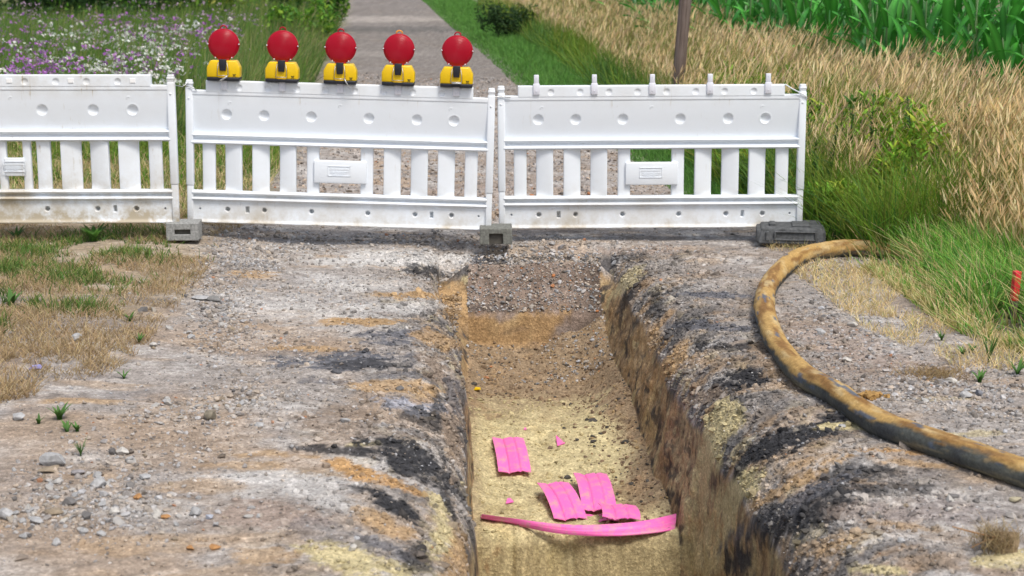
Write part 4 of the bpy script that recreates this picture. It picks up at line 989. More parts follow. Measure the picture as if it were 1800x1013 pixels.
me = np_mesh('cover_strip', np.concatenate([pts, pts-np.array([0, -.001, .005])])-c_, np.concatenate([f, f[:, ::-1]+N_, sd]))
tag(link(me, 'cover_strip', mat=M_PINK, loc=c_), 'long pink strip bowed across the whole trench above the deeper pit', 'cover strip', 'pink cable cover plates in the trench')
def shard(px, py, pts, lab):
    p = T_(px, py); bm = bmesh.new()
    a = [bm.verts.new((x, y, z)) for x, y, z in pts]; b_ = [bm.verts.new((x, y, z-.004)) for x, y, z in pts]; n = len(pts)
    bm.faces.new(a); bm.faces.new(b_[::-1])
    for i in range(n): bm.faces.new((a[(i+1) % n], a[i], b_[i], b_[(i+1) % n]))
    tag(link(bm_mesh(bm, 'plate_shard'), 'plate_shard', mat=M_PINK, loc=(p.x, p.y, p.z+.01)), lab, 'plate shard', 'small pink shards on the sand')
shard(984, 784, [(-.014, 0, 0), (.03, .03, .006), (-.018, .16, .012)], 'pink triangular shard in the middle of the sandy floor')
shard(896, 886, [(-.02, 0, 0), (.02, .01, .006), (.004, .05, .012), (-.012, .05, .01)], 'tiny pink shard left of the leaning plate')
shard(923, 760, [(-.008, 0, 0), (.009, .0, .003), (.0, .025, .008)], 'faint pink chip farthest up the sandy floor')
p = T_(836, 686)
bm = bmesh.new(); prism(bm, [(-.022, 0), (.022, .003), (.018, .012), (-.012, .014)], -.01, .02, .002)
tag(link(bm_mesh(bm, 'yellow_scrap'), 'plastic_scrap', mat=M_YEL, loc=(p.x+.01, p.y, p.z+.006)), 'bright yellow scrap on the trench floor by the left wall', 'scrap')
p = G(62, 648); bm = bmesh.new(); prism(bm, [(-.03, 0), (.03, .002), (.02, .018), (-.018, .014)], -.01, .02, .002)
M_LILAC = simple('lilac_plastic', (.30,.30,.62), .5, .3)
tag(link(bm_mesh(bm, 'lilac_scrap'), 'plastic_scrap', mat=M_LILAC, loc=(p.x, p.y, p.z+.004)), 'small lilac blue scrap in the dry grass at far left', 'scrap')

# ------------------------------------------------------------------ red stake and wooden pole
p = unp_z(1779, 560, 0); s = (p.y*CP+H*SP)/F
t = thing('marker_stake', 'red painted wooden stake standing in the green grass at the right edge', 'stake', p, (0, R(3), R(12)))
bm = bmesh.new(); bx(bm, -.019, .019, -.019, .019, .10, .265, .003, 1); link(bm_mesh(bm, 'painted_top'), 'painted_top', t, M_STAKE)
bm = bmesh.new(); bx(bm, -.018, .018, -.018, .018, -.15, .10, .002, 1); link(bm_mesh(bm, 'bare_shaft'), 'bare_shaft', t, M_WOOD)
p = unp_z(1184, 232, 0)
bm = bmesh.new(); tube(bm, [(0, 0, -.3), (.01, 0, .8), (.03, 0, 2.4), (.05, 0, 4.2), (.06, 0, 6.5)], [.067, .065, .064, .058, .05], 24)
tag(link(bm_mesh(bm, 'pole', True), 'wooden_pole', mat=M_WOOD, loc=p, rot=(0, R(3.3), 0)), 'weathered wooden pole leaning right in the dry grass', 'pole')

# ------------------------------------------------------------------ vegetation
def blades(P, h, w, lean, az, cb, ct, seg=3, droop=.6, face=None):
    """curved tapering blades; P (n,3), h, w, lean (radians-ish), az (n,), colours (n,3) bottom and top"""
    n = len(P); k = seg+1; t = np.linspace(0, 1, k)
    bend = lean[:, None]*(t[None, :]**1.7)*droop*h[:, None] + lean[:, None]*t[None, :]*h[:, None]*.35
    up_ = h[:, None]*t[None, :]*(1-.25*np.clip(lean, 0, 1.6)[:, None]*t[None, :])
    cx, sx = np.cos(az)[:, None], np.sin(az)[:, None]
    cen = np.stack([P[:, 0:1]+bend*cx, P[:, 1:2]+bend*sx, P[:, 2:3]+up_], -1)
    fa = face if face is not None else rng.uniform(-.9, .9, n)
    wd = w[:, None]*(1-t[None, :]**2.2*.92)*.5
    off = np.stack([np.cos(fa)[:, None]*wd, np.sin(fa)[:, None]*wd, 0*wd], -1)
    A, B = cen-off, cen+off
    v = np.stack([A, B], 2).reshape(n, k*2, 3)
    base = (np.arange(n)*k*2)[:, None, None]
    q_ = np.array([[2*i, 2*i+1, 2*i+3, 2*i+2] for i in range(seg)])[None]
    c = cb[:, None, :]*(1-t[None, :, None])+ct[:, None, :]*t[None, :, None]
    c = np.repeat(c, 2, 1)
    return v.reshape(-1, 3), (q_+base).reshape(-1, 4), c.reshape(-1, 3), cen[:, -1]
class Veg:
    def __init__(s): s.v = []; s.f = []; s.c = []; s.n = 0
    def add(s, v, f, c): s.v.append(v); s.f.append(f+s.n); s.c.append(c); s.n += len(v)
    def bl(s, *a, **k):
        v, f, c, tip = blades(*a, **k); s.add(v, f, c); return tip
    def build(s, name, m, label, cat):
        me = np_mesh(name, np.concatenate(s.v), np.concatenate(s.f), np.concatenate(s.c))
        o = link(me, name, mat=m); return tag(o, label, cat, kind='stuff')
def vary(cols, n, amp=.2):
    cols = np.array(cols); c = cols[rng.integers(0, len(cols), n)]
    return np.clip(c*rng.uniform(1-amp, 1+amp, (n, 1))*rng.uniform(.94, 1.06, (n, 3)), .005, .9)
def scatter(n, y0, y1, x0f, x1f, p=1.0):
    y = y0+(y1-y0)*rng.random(n)**p; x = x0f(y)+(x1f(y)-x0f(y))*rng.random(n); return x, y
def P3of(x, y): return np.stack([x, y, zout(x, y)-.01], 1)
def vis(x, y, m=1.6): return np.abs(x) < .305*y+m
GRN = [(.11,.27,.025),(.16,.34,.03),(.08,.22,.035),(.22,.36,.035)]
OLI = [(.24,.30,.035),(.32,.32,.06),(.17,.24,.03)]
DRY = [(.68,.52,.26),(.76,.60,.33),(.56,.42,.22),(.82,.69,.42)]
DKG = [(.03,.075,.02),(.04,.09,.025),(.025,.06,.02)]
def seedheads(vg, tips, az, ln, wd, cols):
    n = len(tips)
    for fa in (0.0, 1.5):
        k = 4; t = np.linspace(0, 1, k); prof = np.array([.35, 1.0, .8, .1])
        cen = tips[:, None, :]+np.stack([np.cos(az)[:, None]*ln[:, None]*t*.55, np.sin(az)[:, None]*ln[:, None]*t*.55, ln[:, None]*t*.8-.01], -1)
        off = np.stack([math.cos(fa)*wd[:, None]*prof*.5, math.sin(fa)*wd[:, None]*prof*.5, 0*wd[:, None]*prof], -1)
        v = np.stack([cen-off, cen+off], 2).reshape(n, 2*k, 3); q_ = np.array([[2*i, 2*i+1, 2*i+3, 2*i+2] for i in range(k-1)])[None]+(np.arange(n)*2*k)[:, None, None]
        vg.add(v.reshape(-1, 3), q_.reshape(-1, 4), np.repeat(cols, 2*k, 0))
W_ = np.array
# 1. tall dry grass band along the right of the track
tall_in = lambda y: RE(y)+np.interp(y, [11.5, 13, 16, 20, 26, 40, 60], [.42, .55, .65, 1.0, 1.25, 1.2, 1.2])
tall_out = lambda y: RE(y)+np.interp(y, [10, 13, 16, 20, 26, 40, 60], [2.9, 2.6, 2.3, 2.3, 2.6, 2.9, 3.1])
vg = Veg(); n = 66000
x, y = scatter(n, 11.7, 45, tall_in, tall_out, 1.7); ok = vis(x, y); x, y = x[ok], y[ok]; n = len(x)
cl_ = fbm(x*1.5, y*1.2, 2, 3); e = (x-tall_in(y))/(tall_out(y)-tall_in(y))
h = rng.uniform(.60, 1.04, n)*(1+.25*cl_)*(.62+.38*sst(0, .4, e)); wd = rng.uniform(.002, .0042, n)*(.7+.03*y)
az = rng.normal(.25, 1.0, n); le = np.abs(rng.normal(.15, .12, n))
tips = vg.bl(P3of(x, y), h, wd, le, az, vary(OLI+GRN[:2]+DKG, n), np.where((rng.random(n) < .22+.45*(fbm(x*1.2, y*1.4, 77, 3) > .10)+.45*(e < .5))[:, None], vary(OLI+GRN[:2], n), vary(DRY, n)), seg=4)
k = rng.random(n) < .45
seedheads(vg, tips[k], az[k], rng.uniform(.07, .17, k.sum()), rng.uniform(.0035, .0075, k.sum())*(.8+.03*y[k]), vary(DRY+[(.60,.44,.30)], k.sum()))
vg.build('dry_grass', M_LEAF, 'tall straw coloured grass with seed heads between the track and the maize', 'dry grass')
# dry grass on the near right, above the fresh grass
vg = Veg(); n = 25000
x, y = scatter(n, 9.6, 12.4, lambda y: np.interp(y, [9.6, 11, 12.4], [3.1, 2.75, 2.35]), lambda y: y*0+5.9)
cl_ = fbm(x*1.5, y*1.5, 2, 3)
h = rng.uniform(.5, .88, n)*(1+.2*cl_)*(.5+.5*sst(0, .5, x-np.interp(y, [9.6, 11, 12.4], [3.1, 2.75, 2.35])))
az = rng.normal(.6, 1.3, n); le = np.abs(rng.normal(.17, .14, n))
tips = vg.bl(P3of(x, y), h, rng.uniform(.002, .0045, n), le, az, vary(OLI+GRN[:1], n), np.where((rng.random(n) < .3)[:, None], vary(OLI, n), vary(DRY, n)), seg=4)
k = rng.random(n) < .6; seedheads(vg, tips[k], az[k], rng.uniform(.06, .13, k.sum()), rng.uniform(.006, .013, k.sum()), vary(DRY, k.sum()))
vg.build('dry_grass', M_LEAF, 'tangled straw coloured grass at the right picture edge above the fresh grass', 'dry grass')
# 2. green undergrowth inside that band
vg = Veg(); n = 40000
x, y = scatter(n, 10.9, 40, lambda y: tall_in(y)-.28, lambda y: tall_in(y)+1.7, 1.8); ok = vis(x, y); x, y = x[ok], y[ok]; n = len(x)
h = rng.uniform(.20, .62, n)*(1+.5*fbm(x*1.8, y*1.5, 9, 3))*(1+.35*sst(15.5, 12, y)); az = rng.uniform(0, 6.28, n)
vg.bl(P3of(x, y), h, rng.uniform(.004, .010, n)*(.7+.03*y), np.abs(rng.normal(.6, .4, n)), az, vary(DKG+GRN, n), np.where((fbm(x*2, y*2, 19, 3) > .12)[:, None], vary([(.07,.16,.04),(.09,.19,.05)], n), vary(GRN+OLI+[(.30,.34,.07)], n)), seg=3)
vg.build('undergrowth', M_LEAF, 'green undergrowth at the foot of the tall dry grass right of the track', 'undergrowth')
vg = Veg(); n = 46000
x, y = scatter(n, 11.5, 18, lambda y: tall_in(y)-.25, lambda y: tall_in(y)+np.interp(y, [11, 13, 19], [2.0, 1.7, 1.0]), 1.4)
kf = fbm(x*2.2, y*2.0, 91, 3); ok = (kf > -.55); x, y, kf = x[ok], y[ok], kf[ok]; n = len(x)
zt = rng.random(n)**.8*np.clip(.60+.42*kf+.15*fbm(x*7, y*7, 3, 2)+.14*sst(15, 12.5, y), .2, .9)*(.5+.5*sst(-.1, .5, x-tall_in(y)))
P = P3of(x, y); P[:, 2] += zt; L = rng.uniform(.03, .075, n)
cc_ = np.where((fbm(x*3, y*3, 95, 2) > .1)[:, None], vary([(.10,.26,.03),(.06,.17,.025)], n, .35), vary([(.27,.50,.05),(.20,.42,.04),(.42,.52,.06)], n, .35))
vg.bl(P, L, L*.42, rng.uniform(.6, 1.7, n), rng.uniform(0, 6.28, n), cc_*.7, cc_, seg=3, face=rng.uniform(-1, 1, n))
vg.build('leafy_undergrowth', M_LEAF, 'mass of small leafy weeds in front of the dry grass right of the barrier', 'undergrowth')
# 3. short verge grass right of the track
vg = Veg(); n = 52000
x, y = scatter(n, 12.3, 50, lambda y: RE(y)-.06, lambda y: tall_in(y)+.15, 1.5); ok = vis(x, y); x, y = x[ok], y[ok]; n = len(x)
e = sst(0, .35, x-RE(y)); h = rng.uniform(.05, .17, n)*(.45+.8*e)
vg.bl(P3of(x, y), h, rng.uniform(.004, .008, n)*(.6+.04*y), np.abs(rng.normal(.5, .3, n)), rng.uniform(0, 6.28, n), vary([(.07,.16,.04)], n), vary([(.11,.32,.05),(.16,.38,.06),(.12,.27,.06)], n), seg=2)
vg.build('verge_grass', M_LEAF, 'short fresh green grass along the right edge of the track', 'grass')
# 4. lush grass, near right
def polyx(pts):
    w_ = sorted((unp_z(a, b_, 0).y, unp_z(a, b_, 0).x) for a, b_ in pts); ys = [q_[0] for q_ in w_]; xs = [q_[1] for q_ in w_]
    return lambda v: np.interp(v, ys, xs)
FG = polyx([(1440,418),(1470,440),(1500,470),(1560,505),(1620,545),(1680,585),(1745,610),(1830,640)])
vg = Veg(); n = 74000
x, y = scatter(n, 8.2, 12.4, FG, lambda y: y*0+5.8, 1.0); ok = vis(x, y, 1.8); x, y = x[ok], y[ok]; n = len(x)
pq = proj(x, y, 0*x); ok = ~((pq[0] > 1440) & (pq[0] < 1600) & (pq[1] > 424) & (pq[1] < 482) & (rng.random(n) < .93)) & ~((pq[0] > 1745) & (pq[0] < 1830) & (pq[1] > 548) & (pq[1] < 612) & (rng.random(n) < .93)); x, y = x[ok], y[ok]; n = len(x)
e = sst(0, .5, x-FG(y)+.15*vnoise(x*3, y*3)); cl_ = fbm(x*3, y*3, 5, 3)
h = rng.uniform(.10, .34, n)*(.35+.75*e)*(1+.4*cl_); az = rng.normal(2.4, 1.3, n)
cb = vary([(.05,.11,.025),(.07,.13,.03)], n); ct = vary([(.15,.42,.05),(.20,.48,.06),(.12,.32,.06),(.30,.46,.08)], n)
dr_ = (rng.random(n) < (.12+.55*(1-e)+.2*(cl_ > .25))); ct[dr_] = vary(DRY, dr_.sum()); cb[dr_] = vary(OLI, dr_.sum())
vg.bl(P3of(x, y), h, rng.uniform(.005, .011, n), np.abs(rng.normal(.55, .3, n)), az, cb, ct, seg=4, droop=.8)
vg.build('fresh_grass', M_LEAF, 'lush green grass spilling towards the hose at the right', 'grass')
vg = Veg(); n = 7000
x, y = scatter(n, 8.0, 11.3, lambda y: FG(y)-.45, lambda y: FG(y)+.2); ok = fbm(x*4, y*3, 15, 3) > -.12; x, y = x[ok], y[ok]; n = len(x)
vg.bl(P3of(x, y), rng.uniform(.03, .10, n), rng.uniform(.003, .005, n), np.abs(rng.normal(.9, .4, n)), rng.uniform(0, 6.28, n), vary(DRY, n), vary(DRY+OLI[:1], n), seg=3)
vg.build('dry_tufts', M_LEAF, 'short bleached grass tufts on the margin between bare path and fresh grass', 'dry grass')
# 5. dry and green tufts, near left
LB = polyx([(440,395),(395,440),(370,480),(335,520),(300,570),(255,620),(200,665),(120,700),(-60,735)])
vg = Veg(); vg2 = Veg(); n = 60000
x, y = scatter(n, 7.2, 12.3, lambda y: -y*.345-.3, LB, .9); m = fbm(x*2.6, y*2.4, 25, 4)
px, py = proj(x, y, rise(x, y)); band = np.exp(-((py-525)/12)**2)+np.exp(-((py-572)/12)**2)*(px > 90)+np.exp(-((py-662)/10)**2)
ok = (m+.3*fbm(x*9, y*9, 65, 2) > -.17+.30*sst(560, 720, py)) & (rng.random(n) > band*.85); x, y, px, py, m = x[ok], y[ok], px[ok], py[ok], m[ok]; n = len(x)
GP = [(160,430,60,16,.9),(60,440,60,14,.8),(20,478,30,12,.9),(230,445,100,14,.8),(110,470,60,16,.6),(160,492,80,12,.7),(70,535,20,10,.9),(10,530,14,14,.9),(130,545,60,10,.7),(300,440,70,12,.7),(250,410,60,10,.6),(200,500,40,20,.5),(10,575,10,6,.9)]
g = np.zeros(n)
for cx, cy, rx, ry, s_ in GP: g = np.maximum(g, s_*np.exp(-((px-cx)/rx)**2-((py-cy)/ry)**2))
isg = rng.random(n) < g*1.1*(1+1.2*fbm(x*6, y*6, 5, 2))
h = rng.uniform(.018, .075, n)*(1+.7*m); h[isg] *= 1.3
k = ~isg; vg.bl(P3of(x[k], y[k]), h[k], rng.uniform(.0028, .005, k.sum()), np.abs(rng.normal(1.0, .45, k.sum())), rng.uniform(0, 6.28, k.sum()), vary([(.40,.29,.15),(.28,.20,.11),(.20,.15,.08)], k.sum(), .3), vary([(.56,.42,.23),(.46,.34,.19),(.34,.25,.14),(.62,.50,.30)], k.sum(), .3), seg=3)
k = isg; vg2.bl(P3of(x[k], y[k]), h[k], rng.uniform(.004, .009, k.sum()), np.abs(rng.normal(.7, .35, k.sum())), rng.uniform(0, 6.28, k.sum()), vary([(.06,.13,.03)], k.sum()), vary([(.11,.25,.04),(.16,.27,.05),(.10,.19,.04),(.28,.29,.08),(.34,.30,.11)], k.sum()), seg=3)
vg.build('dry_turf', M_LEAF, 'sparse bleached turf left of the bare ground in front of the left barrier', 'dry grass')
vg2.build('green_tufts', M_LEAF, 'green tufts scattered through the bleached turf on the left', 'grass')
# behind the left barriers: patchy ground cover
vg = Veg(); n = 26000
x, y = scatter(n, 12.0, 17.5, lambda y: -y*.345-.3, lambda y: LE(y)+.05, 1.1); m = fbm(x*1.8, y*1.6, 35, 3); e = sst(12, 16.5, y+m*1.5)
h = rng.uniform(.04, .14, n)*(.5+1.8*e); isg = rng.random(n) < .25+.65*e+.5*m
cb = np.where(isg[:, None], vary(DKG+GRN, n), vary(DRY, n)*.7); ct = np.where(isg[:, None], vary(GRN+OLI, n), vary(DRY, n))
vg.bl(P3of(x, y), h, rng.uniform(.004, .008, n), np.abs(rng.normal(.7, .4, n)), rng.uniform(0, 6.28, n), cb, ct, seg=3)
vg.build('ground_cover', M_LEAF, 'patchy green and dry ground cover behind the left barrier', 'ground cover')
# 6. meadow, back left
vg = Veg(); n = 56000
x, y = scatter(n, 15.6, 36, lambda y: -y*.335-.5, lambda y: LE(y)-.15, 1.2); m = fbm(x*.9, y*.8, 45, 3)
gx = sst(-1.6, -.4, x-LE(y))                       # green tall grass next to the track
h = rng.uniform(.34, .80, n)*(1+.35*m)*(1-.35*sst(-.7, 0, x-LE(y)))*(.6+.4*sst(15.5, 18, y)); az = rng.normal(.4, 1.0, n)
cb = vary(DKG+GRN[:1], n); ct = vary([(.10,.22,.035),(.07,.17,.035),(.16,.28,.04),(.13,.22,.07),(.20,.27,.06)], n)
k = rng.random(n) < .12*(1+2*gx*(m > .0)); ct[k] = vary([(.34,.33,.12),(.42,.36,.18)], k.sum())
vg.bl(P3of(x, y), h, rng.uniform(.004, .010, n)*(.6+.035*y), np.abs(rng.normal(.35, .25, n)), az, cb, ct, seg=3)
vg.build('meadow_grass', M_LEAF, 'tall green meadow grass behind the left and middle barriers', 'grass')
def flowers(n, y0, y1, xr, cols, rr, name, label, petals, hh=(.5, .8), clump=.05):
    vg = Veg(); x, y = scatter(n*4, y0, y1, lambda y: -y*.335-.3, xr, 1.2)
    k = fbm(x*1.6, y*1.3, 55+len(name), 3) > clump; x, y = x[k][:n], y[k][:n]; n = len(x)
    h = rng.uniform(*hh, n); az = rng.normal(.5, .8, n)
    tips = vg.bl(P3of(x, y), h, rng.uniform(.004, .006, n)*(.6+.03*y), np.abs(rng.normal(.2, .12, n)), az, vary(GRN, n), vary(GRN, n), seg=2)
    for a in range(petals):
        r_ = rng.uniform(rr[0], rr[1], n)*(.55+.028*y); off = rng.normal(0, 1, (n, 3))*np.array([.024, .02, .010]) if petals > 1 else np.zeros((n, 3))
        c0_ = tips+off; nrm = rng.normal(0, 1, (n, 3)); nrm /= np.linalg.norm(nrm, axis=1)[:, None]
        t1 = np.cross(nrm, np.array([.2, .9, .3])); t1 /= np.linalg.norm(t1, axis=1)[:, None]; t2 = np.cross(nrm, t1)
        v = np.stack([c0_+r_[:, None]*t1, c0_+r_[:, None]*t2*.8, c0_-r_[:, None]*t1, c0_-r_[:, None]*t2*.8], 1)
        vg.add(v.reshape(-1, 3), (np.arange(n)*4)[:, None]+np.arange(4)[None], np.repeat(vary(cols, n, .15), 4, 0))
    vg.build(name, M_LEAF, label, 'wildflowers')
flowers(620, 15.8, 24, lambda y: LE(y)-1.25, [(.80,.82,.76),(.70,.74,.66)], (.012, .020), 'white_wildflowers', 'loose clusters of white wildflowers in the meadow behind the left barrier', 6, (.5, .8), .22)
flowers(620, 16, 26, lambda y: LE(y)-1.2, [(.50,.18,.60),(.42,.17,.52),(.56,.30,.60)], (.012, .021), 'purple_wildflowers', 'purple wildflowers mixed among the white ones in the meadow', 4, (.5, .8), .18)
flowers(600, 20, 30, lambda y: LE(y)-1.1, [(.42,.30,.42),(.48,.36,.44),(.36,.26,.34)], (.010, .018), 'faded_wildflowers', 'haze of faded mauve flower heads at the back of the meadow', 3, (.55, .85), .0)

# leafy shrubs
def leafcloud(n, rx, ry, rz, size, cols, seed, lumps=9):
    r = np.random.default_rng(seed)
    cen = r.uniform(-1, 1, (lumps, 3))*np.array([rx*.65, ry*.6, rz*.45])+np.array([0, 0, rz*.55]); rad = r.uniform(.35, .6, lumps)
    k = r.integers(0, lumps, n); d = r.normal(0, 1, (n, 3)); d /= np.linalg.norm(d, axis=1)[:, None]
    P = cen[k]+d*(rad[k]*r.uniform(.35, 1, n)**.5)[:, None]*np.array([rx, ry, rz*.75]); P[:, 2] = np.abs(P[:, 2])
    nrm = d+r.normal(0, .7, (n, 3)); nrm /= np.linalg.norm(nrm, axis=1)[:, None]
    t1 = np.cross(nrm, r.normal(0, 1, (n, 3))); t1 /= np.linalg.norm(t1, axis=1)[:, None]; t2 = np.cross(nrm, t1)
    s = size*r.uniform(.6, 1.3, n)[:, None]
    v = np.stack([P+s*t1, P+s*.45*t2, P-s*t1, P-s*.45*t2], 1)
    c = np.array(cols)[r.integers(0, len(cols), n)]*r.uniform(.7, 1.35, (n, 1))
    return np_mesh('foliage', v.reshape(-1, 3), (np.arange(n)*4)[:, None]+np.arange(4)[None], np.repeat(c, 4, 0))
def colattr(me, col):
    a = me.color_attributes.new('Col', 'FLOAT_COLOR', 'POINT')
    for d in a.data: d.color = (*col, 1)
    return me
def stems_mesh(h, w, n, seed, col=(.10,.08,.05)):
    r = random.Random(seed); bm = bmesh.new()
    for _ in range(n):
        a = r.uniform(0, 6.28); e = r.uniform(.2, .8)*w; tube(bm, [(0, 0, -.05), (e*.3*math.cos(a), e*.3*math.sin(a), h*.4), (e*math.cos(a), e*math.sin(a), h*.85)], [.012, .008, .003], 5)
    return colattr(bm_mesh(bm, 'stems'), col)
SHR = [ # px base, py base, halfwidth m, height m, label, colour set
 (876,72,.42,.62,'small dark green bush at the foot of the dry grass behind the right verge',DKG),
 (915,70,.35,.5,'low olive bush right of the small dark bush',DKG+OLI[2:]),
 (55,76,1.2,1.5,'dark shrub at the far left behind the meadow',DKG),(170,82,1.2,1.45,'broad dark shrub behind the meadow, above the left barrier',DKG+GRN[:1]),(285,76,1.1,1.5,'dark green shrub behind the meadow, left of the leftmost lamp',DKG+GRN[:1]),
 (395,72,1.0,1.5,'olive green shrub behind the leftmost lamp',GRN+OLI+DKG[:1]),(490,66,.8,1.4,'bushy green shrub behind the second lamp from the left',GRN+DKG[:2]),(575,62,.6,1.1,'overhanging green shrub at the left edge of the far track',GRN+DKG[:1]),
 (540,112,.55,.65,'low bright green bush between the second and middle lamps',GRN),
]
for i, (a, b_, hw, hh, lab, cs) in enumerate(SHR):
    p = unp_z(a, b_, 0); p.z = float(zout(p.x, p.y))
    if p.x > LE(p.y)-hw and i > 4: p.x = float(LE(p.y))-hw*.8
    t = thing('shrub', lab, 'shrub', p, group='shrubs at the back')
    link(leafcloud(int(3600*hw), hw, hw*.7, hh, .035+.02*(i > 1), cs, i+3), 'foliage', t, M_LEAF); link(stems_mesh(hh, hw*.6, 7, i), 'stems', t, M_LEAF)

# tall leafy weeds standing in the grass on the right
def weed_mesh(seed, h):
    r = np.random.default_rng(seed); vg = Veg(); n = 46
    t = r.uniform(.12, 1, n); a = r.uniform(0, 6.28, n); l = (.035+.085*(1-t))*r.uniform(.7, 1.2, n)
    P = np.stack([.03*np.sin(t*3+seed), 0*t, t*h], 1)
    v, f, c, tip = blades(P, l, l*.34, np.full(n, 1.5), a, np.array([(.05,.12,.03)]*n), vary([(.09,.19,.04),(.07,.15,.035)], n), seg=3, face=a+1.57); vg.add(v, f, c)
    return np_mesh('leaves', np.concatenate(vg.v), np.concatenate(vg.f), np.concatenate(vg.c))
WV = []
for k in range(4):
    hh = .62+.12*k; bm = bmesh.new(); tube(bm, [(.03*math.sin(t*3+k), 0, t*hh) for t in np.linspace(0, 1, 7)], [.006, .006, .005, .005, .004, .003, .002], 5)
    WV.append((colattr(bm_mesh(bm, 'stem'), (.09,.11,.04)), weed_mesh(k, hh)))
WLAB = 'dark green leafy weed stalk standing among the grass right of the right barrier'
for k, (a, b_) in enumerate([(1440,395),(1462,400),(1485,392),(1508,402),(1530,396),(1552,405),(1575,398),(1598,410),(1620,402),(1645,412),(1478,372),(1520,375),(1560,378),(1425,372),(1606,382),(1665,398),(1450,350),(1500,350)]):
    p = unp_z(a, b_, 0); p.z = float(zout(p.x, p.y)); st_, lv = WV[k % 4]
    t = thing('weed', WLAB, 'weed', p, (random.uniform(-.1, .1), random.uniform(-.12, .12), random.uniform(0, 6)), 'leafy weed stalks right of the barrier')
    link(st_, 'stem', t, M_LEAF); link(lv, 'leaves', t, M_LEAF)
# small plants on bare ground
def rosette(px, py, n, l, lab, w=.3, cols=[(.10,.24,.05),(.08,.19,.04)], up_=.8):
    p = G(px, py); a = rng.uniform(0, 6.28, n)
    v, f, c, tip = blades(np.zeros((n, 3)), np.full(n, l)*rng.uniform(.7, 1.2, n), np.full(n, l*w), np.full(n, up_), a, vary(cols, n)*.7, vary(cols, n), seg=4, face=a+1.57)
    tag(link(np_mesh('small_plant', v, f, c), 'small_plant', mat=M_LEAF, loc=p), lab, 'small plant', 'small plants on the bare ground')
rosette(105, 738, 12, .07, 'broad leaved seedling on the bare dirt, upper of the three at left'); rosette(68, 743, 8, .045, 'small seedling left of the broad leaved one'); rosette(118, 760, 9, .05, 'lowest seedling of the three on the bare dirt at left'); rosette(136, 760, 8, .045, 'seedling touching the lowest one on the bare dirt at left')
rosette(142, 803, 16, .075, 'thin grass sprout above the smooth pale stone', .07, up_=.5); rosette(218, 665, 10, .05, 'tiny green sprout below the dry grass at left', .2)
rosette(1738, 640, 14, .16, 'grass sprout on the stony path at the right', .05, up_=.4); rosette(1692, 628, 10, .05, 'leafy seedling on the stony path at the right'); rosette(1708, 622, 8, .05, 'second leafy seedling just right of its neighbour on the path')
rosette(1722, 672, 12, .06, 'low green plant beside the dark blue stone at right'); rosette(1788, 660, 14, .09, 'green plant at the right picture edge below the fresh grass', .15); rosette(1655, 600, 10, .06, 'small plant at the margin of the fresh grass', .15)
rosette(228, 566, 9, .06, 'seedling between stones left of the track margin', .25); rosette(20, 541, 14, .10, 'bright green leafy tuft at the left picture edge', .3); rosette(245, 600, 8, .05, 'dark seedling by the white stone in the dry grass', .25)
# leafy weed in front of the left barrier
rosette(165, 425, 22, .13, 'leafy green weed in the turf below the left barrier', .28, [(.12,.30,.05),(.09,.22,.04)]); rosette(28, 420, 14, .10, 'green weed at the far left under the barrier', .25)

# ------------------------------------------------------------------ maize
def maize_leaf(seed):
    r = np.random.default_rng(seed); k = 11; t = np.linspace(0, 1, k); L = r.uniform(.62, .85); c = r.uniform(.8, 1.7)
    ang = R(72)-c*t**1.4; dx = np.concatenate([[0], np.cumsum(np.cos(ang[:-1]))])*L/(k-1); dz = np.concatenate([[0], np.cumsum(np.sin(ang[:-1]))])*L/(k-1)
    w_ = .040*np.sin(np.clip(.18+t*.9, 0, 1)*math.pi)**.7*(1-t**5); w_[-1] = .001
    wav = .012*np.sin(t*13+seed)
    v = np.stack([np.stack([dx, -w_, dz+w_*.35+wav], 1), np.stack([dx, 0*w_, dz-.004], 1), np.stack([dx, w_, dz+w_*.35-wav], 1)], 1).reshape(-1, 3)
    f = [[3*i+j, 3*i+j+1, 3*i+j+4, 3*i+j+3] for i in range(k-1) for j in range(2)]
    base = np.array([(.045,.22,.028),(.06,.26,.038),(.04,.18,.035)][seed % 3])
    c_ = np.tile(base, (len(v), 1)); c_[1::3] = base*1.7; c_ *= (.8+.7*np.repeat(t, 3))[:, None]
    return np_mesh('leaf', v, np.array(f), c_, True)
MLF = [maize_leaf(k) for k in range(9)]
bm = bmesh.new(); tube(bm, [(0, 0, -.1), (0, .0, .9), (.01, 0, 1.7)], [.015, .012, .006], 6); STK = colattr(bm_mesh(bm, 'stalk', True), (.10,.20,.06))
MROWS = []
maize_edge = lambda y: tall_out(y)-.05-.45*sst(17, 24, y)
nm = 0
for r_ in range(9):
    yv = 11.5+r_*.1
    while yv < 40:
        xv = float(maize_edge(yv))+r_*.42+random.uniform(-.05, .05)
        if abs(xv) < .305*yv+1.3:
            px_, py_ = proj(xv, yv, 1.2)
            if r_ < 4 or (yv < 26 and r_ < 7): MROWS.append((xv, yv, r_))
        yv += .30+.02*(yv-11)
MROWS.sort(key=lambda q_: q_[1]+q_[2]*.8)
MROWS = MROWS[:280]
LBL_FRONT = 'maize plant in the front row of the field, rising behind the dry grass'; LBL_IN = 'maize plant deeper inside the green field behind the front row'
proto = []
for k in range(5):
    t = thing('maize_plant', LBL_FRONT, 'maize plant', (0, 0, 0), group='maize plants in the field')
    link(STK, 'stalk', t, M_MAIZE); a0 = random.uniform(0, 6)
    for m_ in range(9):
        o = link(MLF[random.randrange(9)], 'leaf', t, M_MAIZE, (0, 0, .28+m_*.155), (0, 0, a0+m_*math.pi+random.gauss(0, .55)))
        s_ = random.uniform(.85, 1.1)*(1.0 if m_ < 7 else .8); o.scale = (s_, s_, s_)
    proto.append(t)
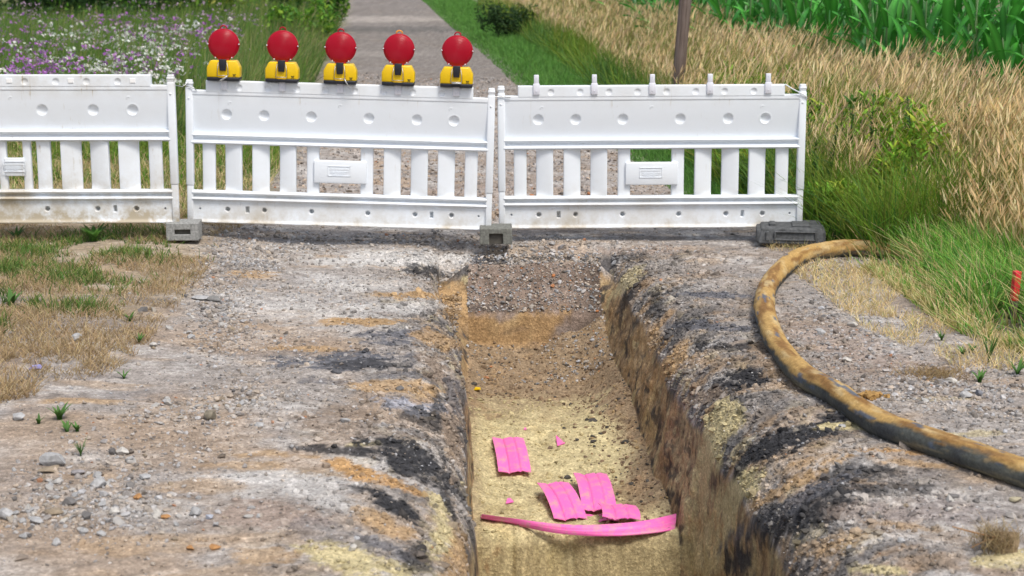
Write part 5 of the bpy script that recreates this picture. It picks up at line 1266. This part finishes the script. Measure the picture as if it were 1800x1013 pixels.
for k, (xv, yv, r_) in enumerate(MROWS):
    src = proto[k % 5]
    if k < 5: t = src
    else:
        t = src.copy(); COL.objects.link(t)
        for ch in src.children:
            c_ = ch.copy(); COL.objects.link(c_); c_.parent = t
    t.location = (xv, yv, float(zout(xv, yv))); t.rotation_euler = (random.gauss(0, .05), random.gauss(0, .05), random.uniform(0, 6.28)); s_ = random.uniform(.9, 1.12); t.scale = (s_, s_, s_)
    t['label'] = LBL_FRONT if r_ == 0 else LBL_IN; t['group'] = 'maize plants in the front row' if r_ == 0 else 'maize plants deeper in the field'
print('maize', len(MROWS))

# ------------------------------------------------------------------ root clod at lower right
p = G(1750, 965)
t = thing('root_clod', 'torn out clod of soil with a shock of straw and roots at lower right', 'clod', p)
me = rock_mesh(77, .115, .09, .055, (.24,.18,.11), 14); o = link(me, 'soil_lump', t, M_STONE, (.03, .03, .025))
n = 420; a = rng.uniform(0, 6.28, n); P = np.stack([rng.normal(0, .035, n), rng.normal(0, .03, n), rng.uniform(.0, .06, n)], 1)
v, f, c, tip = blades(P, rng.uniform(.03, .085, n), rng.uniform(.0018, .0035, n), rng.uniform(.3, 1.6, n), a, vary([(.34,.26,.14),(.16,.12,.07)], n), vary([(.50,.39,.23),(.30,.22,.12)], n), seg=4)
link(np_mesh('straw', v, f, c), 'straw', t, M_LEAF)
bm = bmesh.new(); tube(bm, [(-.16, -.02, .10), (-.08, -.01, .075), (.01, 0, .05)], [.0022, .003, .0035], 6); tube(bm, [(-.10, -.05, .035), (-.04, -.02, .05), (.01, 0, .05)], [.0012, .002, .002], 5); link(colattr(bm_mesh(bm, 'stem', True), (.45,.26,.12)), 'stem', t, M_LEAF)
# muddy straw mat on the path
p = G(1640, 662); n = 500; P = np.stack([rng.normal(0, .09, n), rng.normal(0, .06, n), rng.uniform(0, .01, n)], 1)
v, f, c, tip = blades(P, rng.uniform(.02, .06, n), rng.uniform(.002, .004, n), rng.uniform(1.0, 1.8, n), rng.uniform(0, 6.28, n), vary([(.20,.14,.08),(.35,.25,.12)], n), vary([(.30,.21,.10),(.42,.32,.16)], n), seg=3)
tag(link(np_mesh('straw_mat', v, f, c), 'straw_mat', mat=M_LEAF, loc=p), 'flattened brown straw mat on the stony path right of the hose', 'straw', kind='stuff')
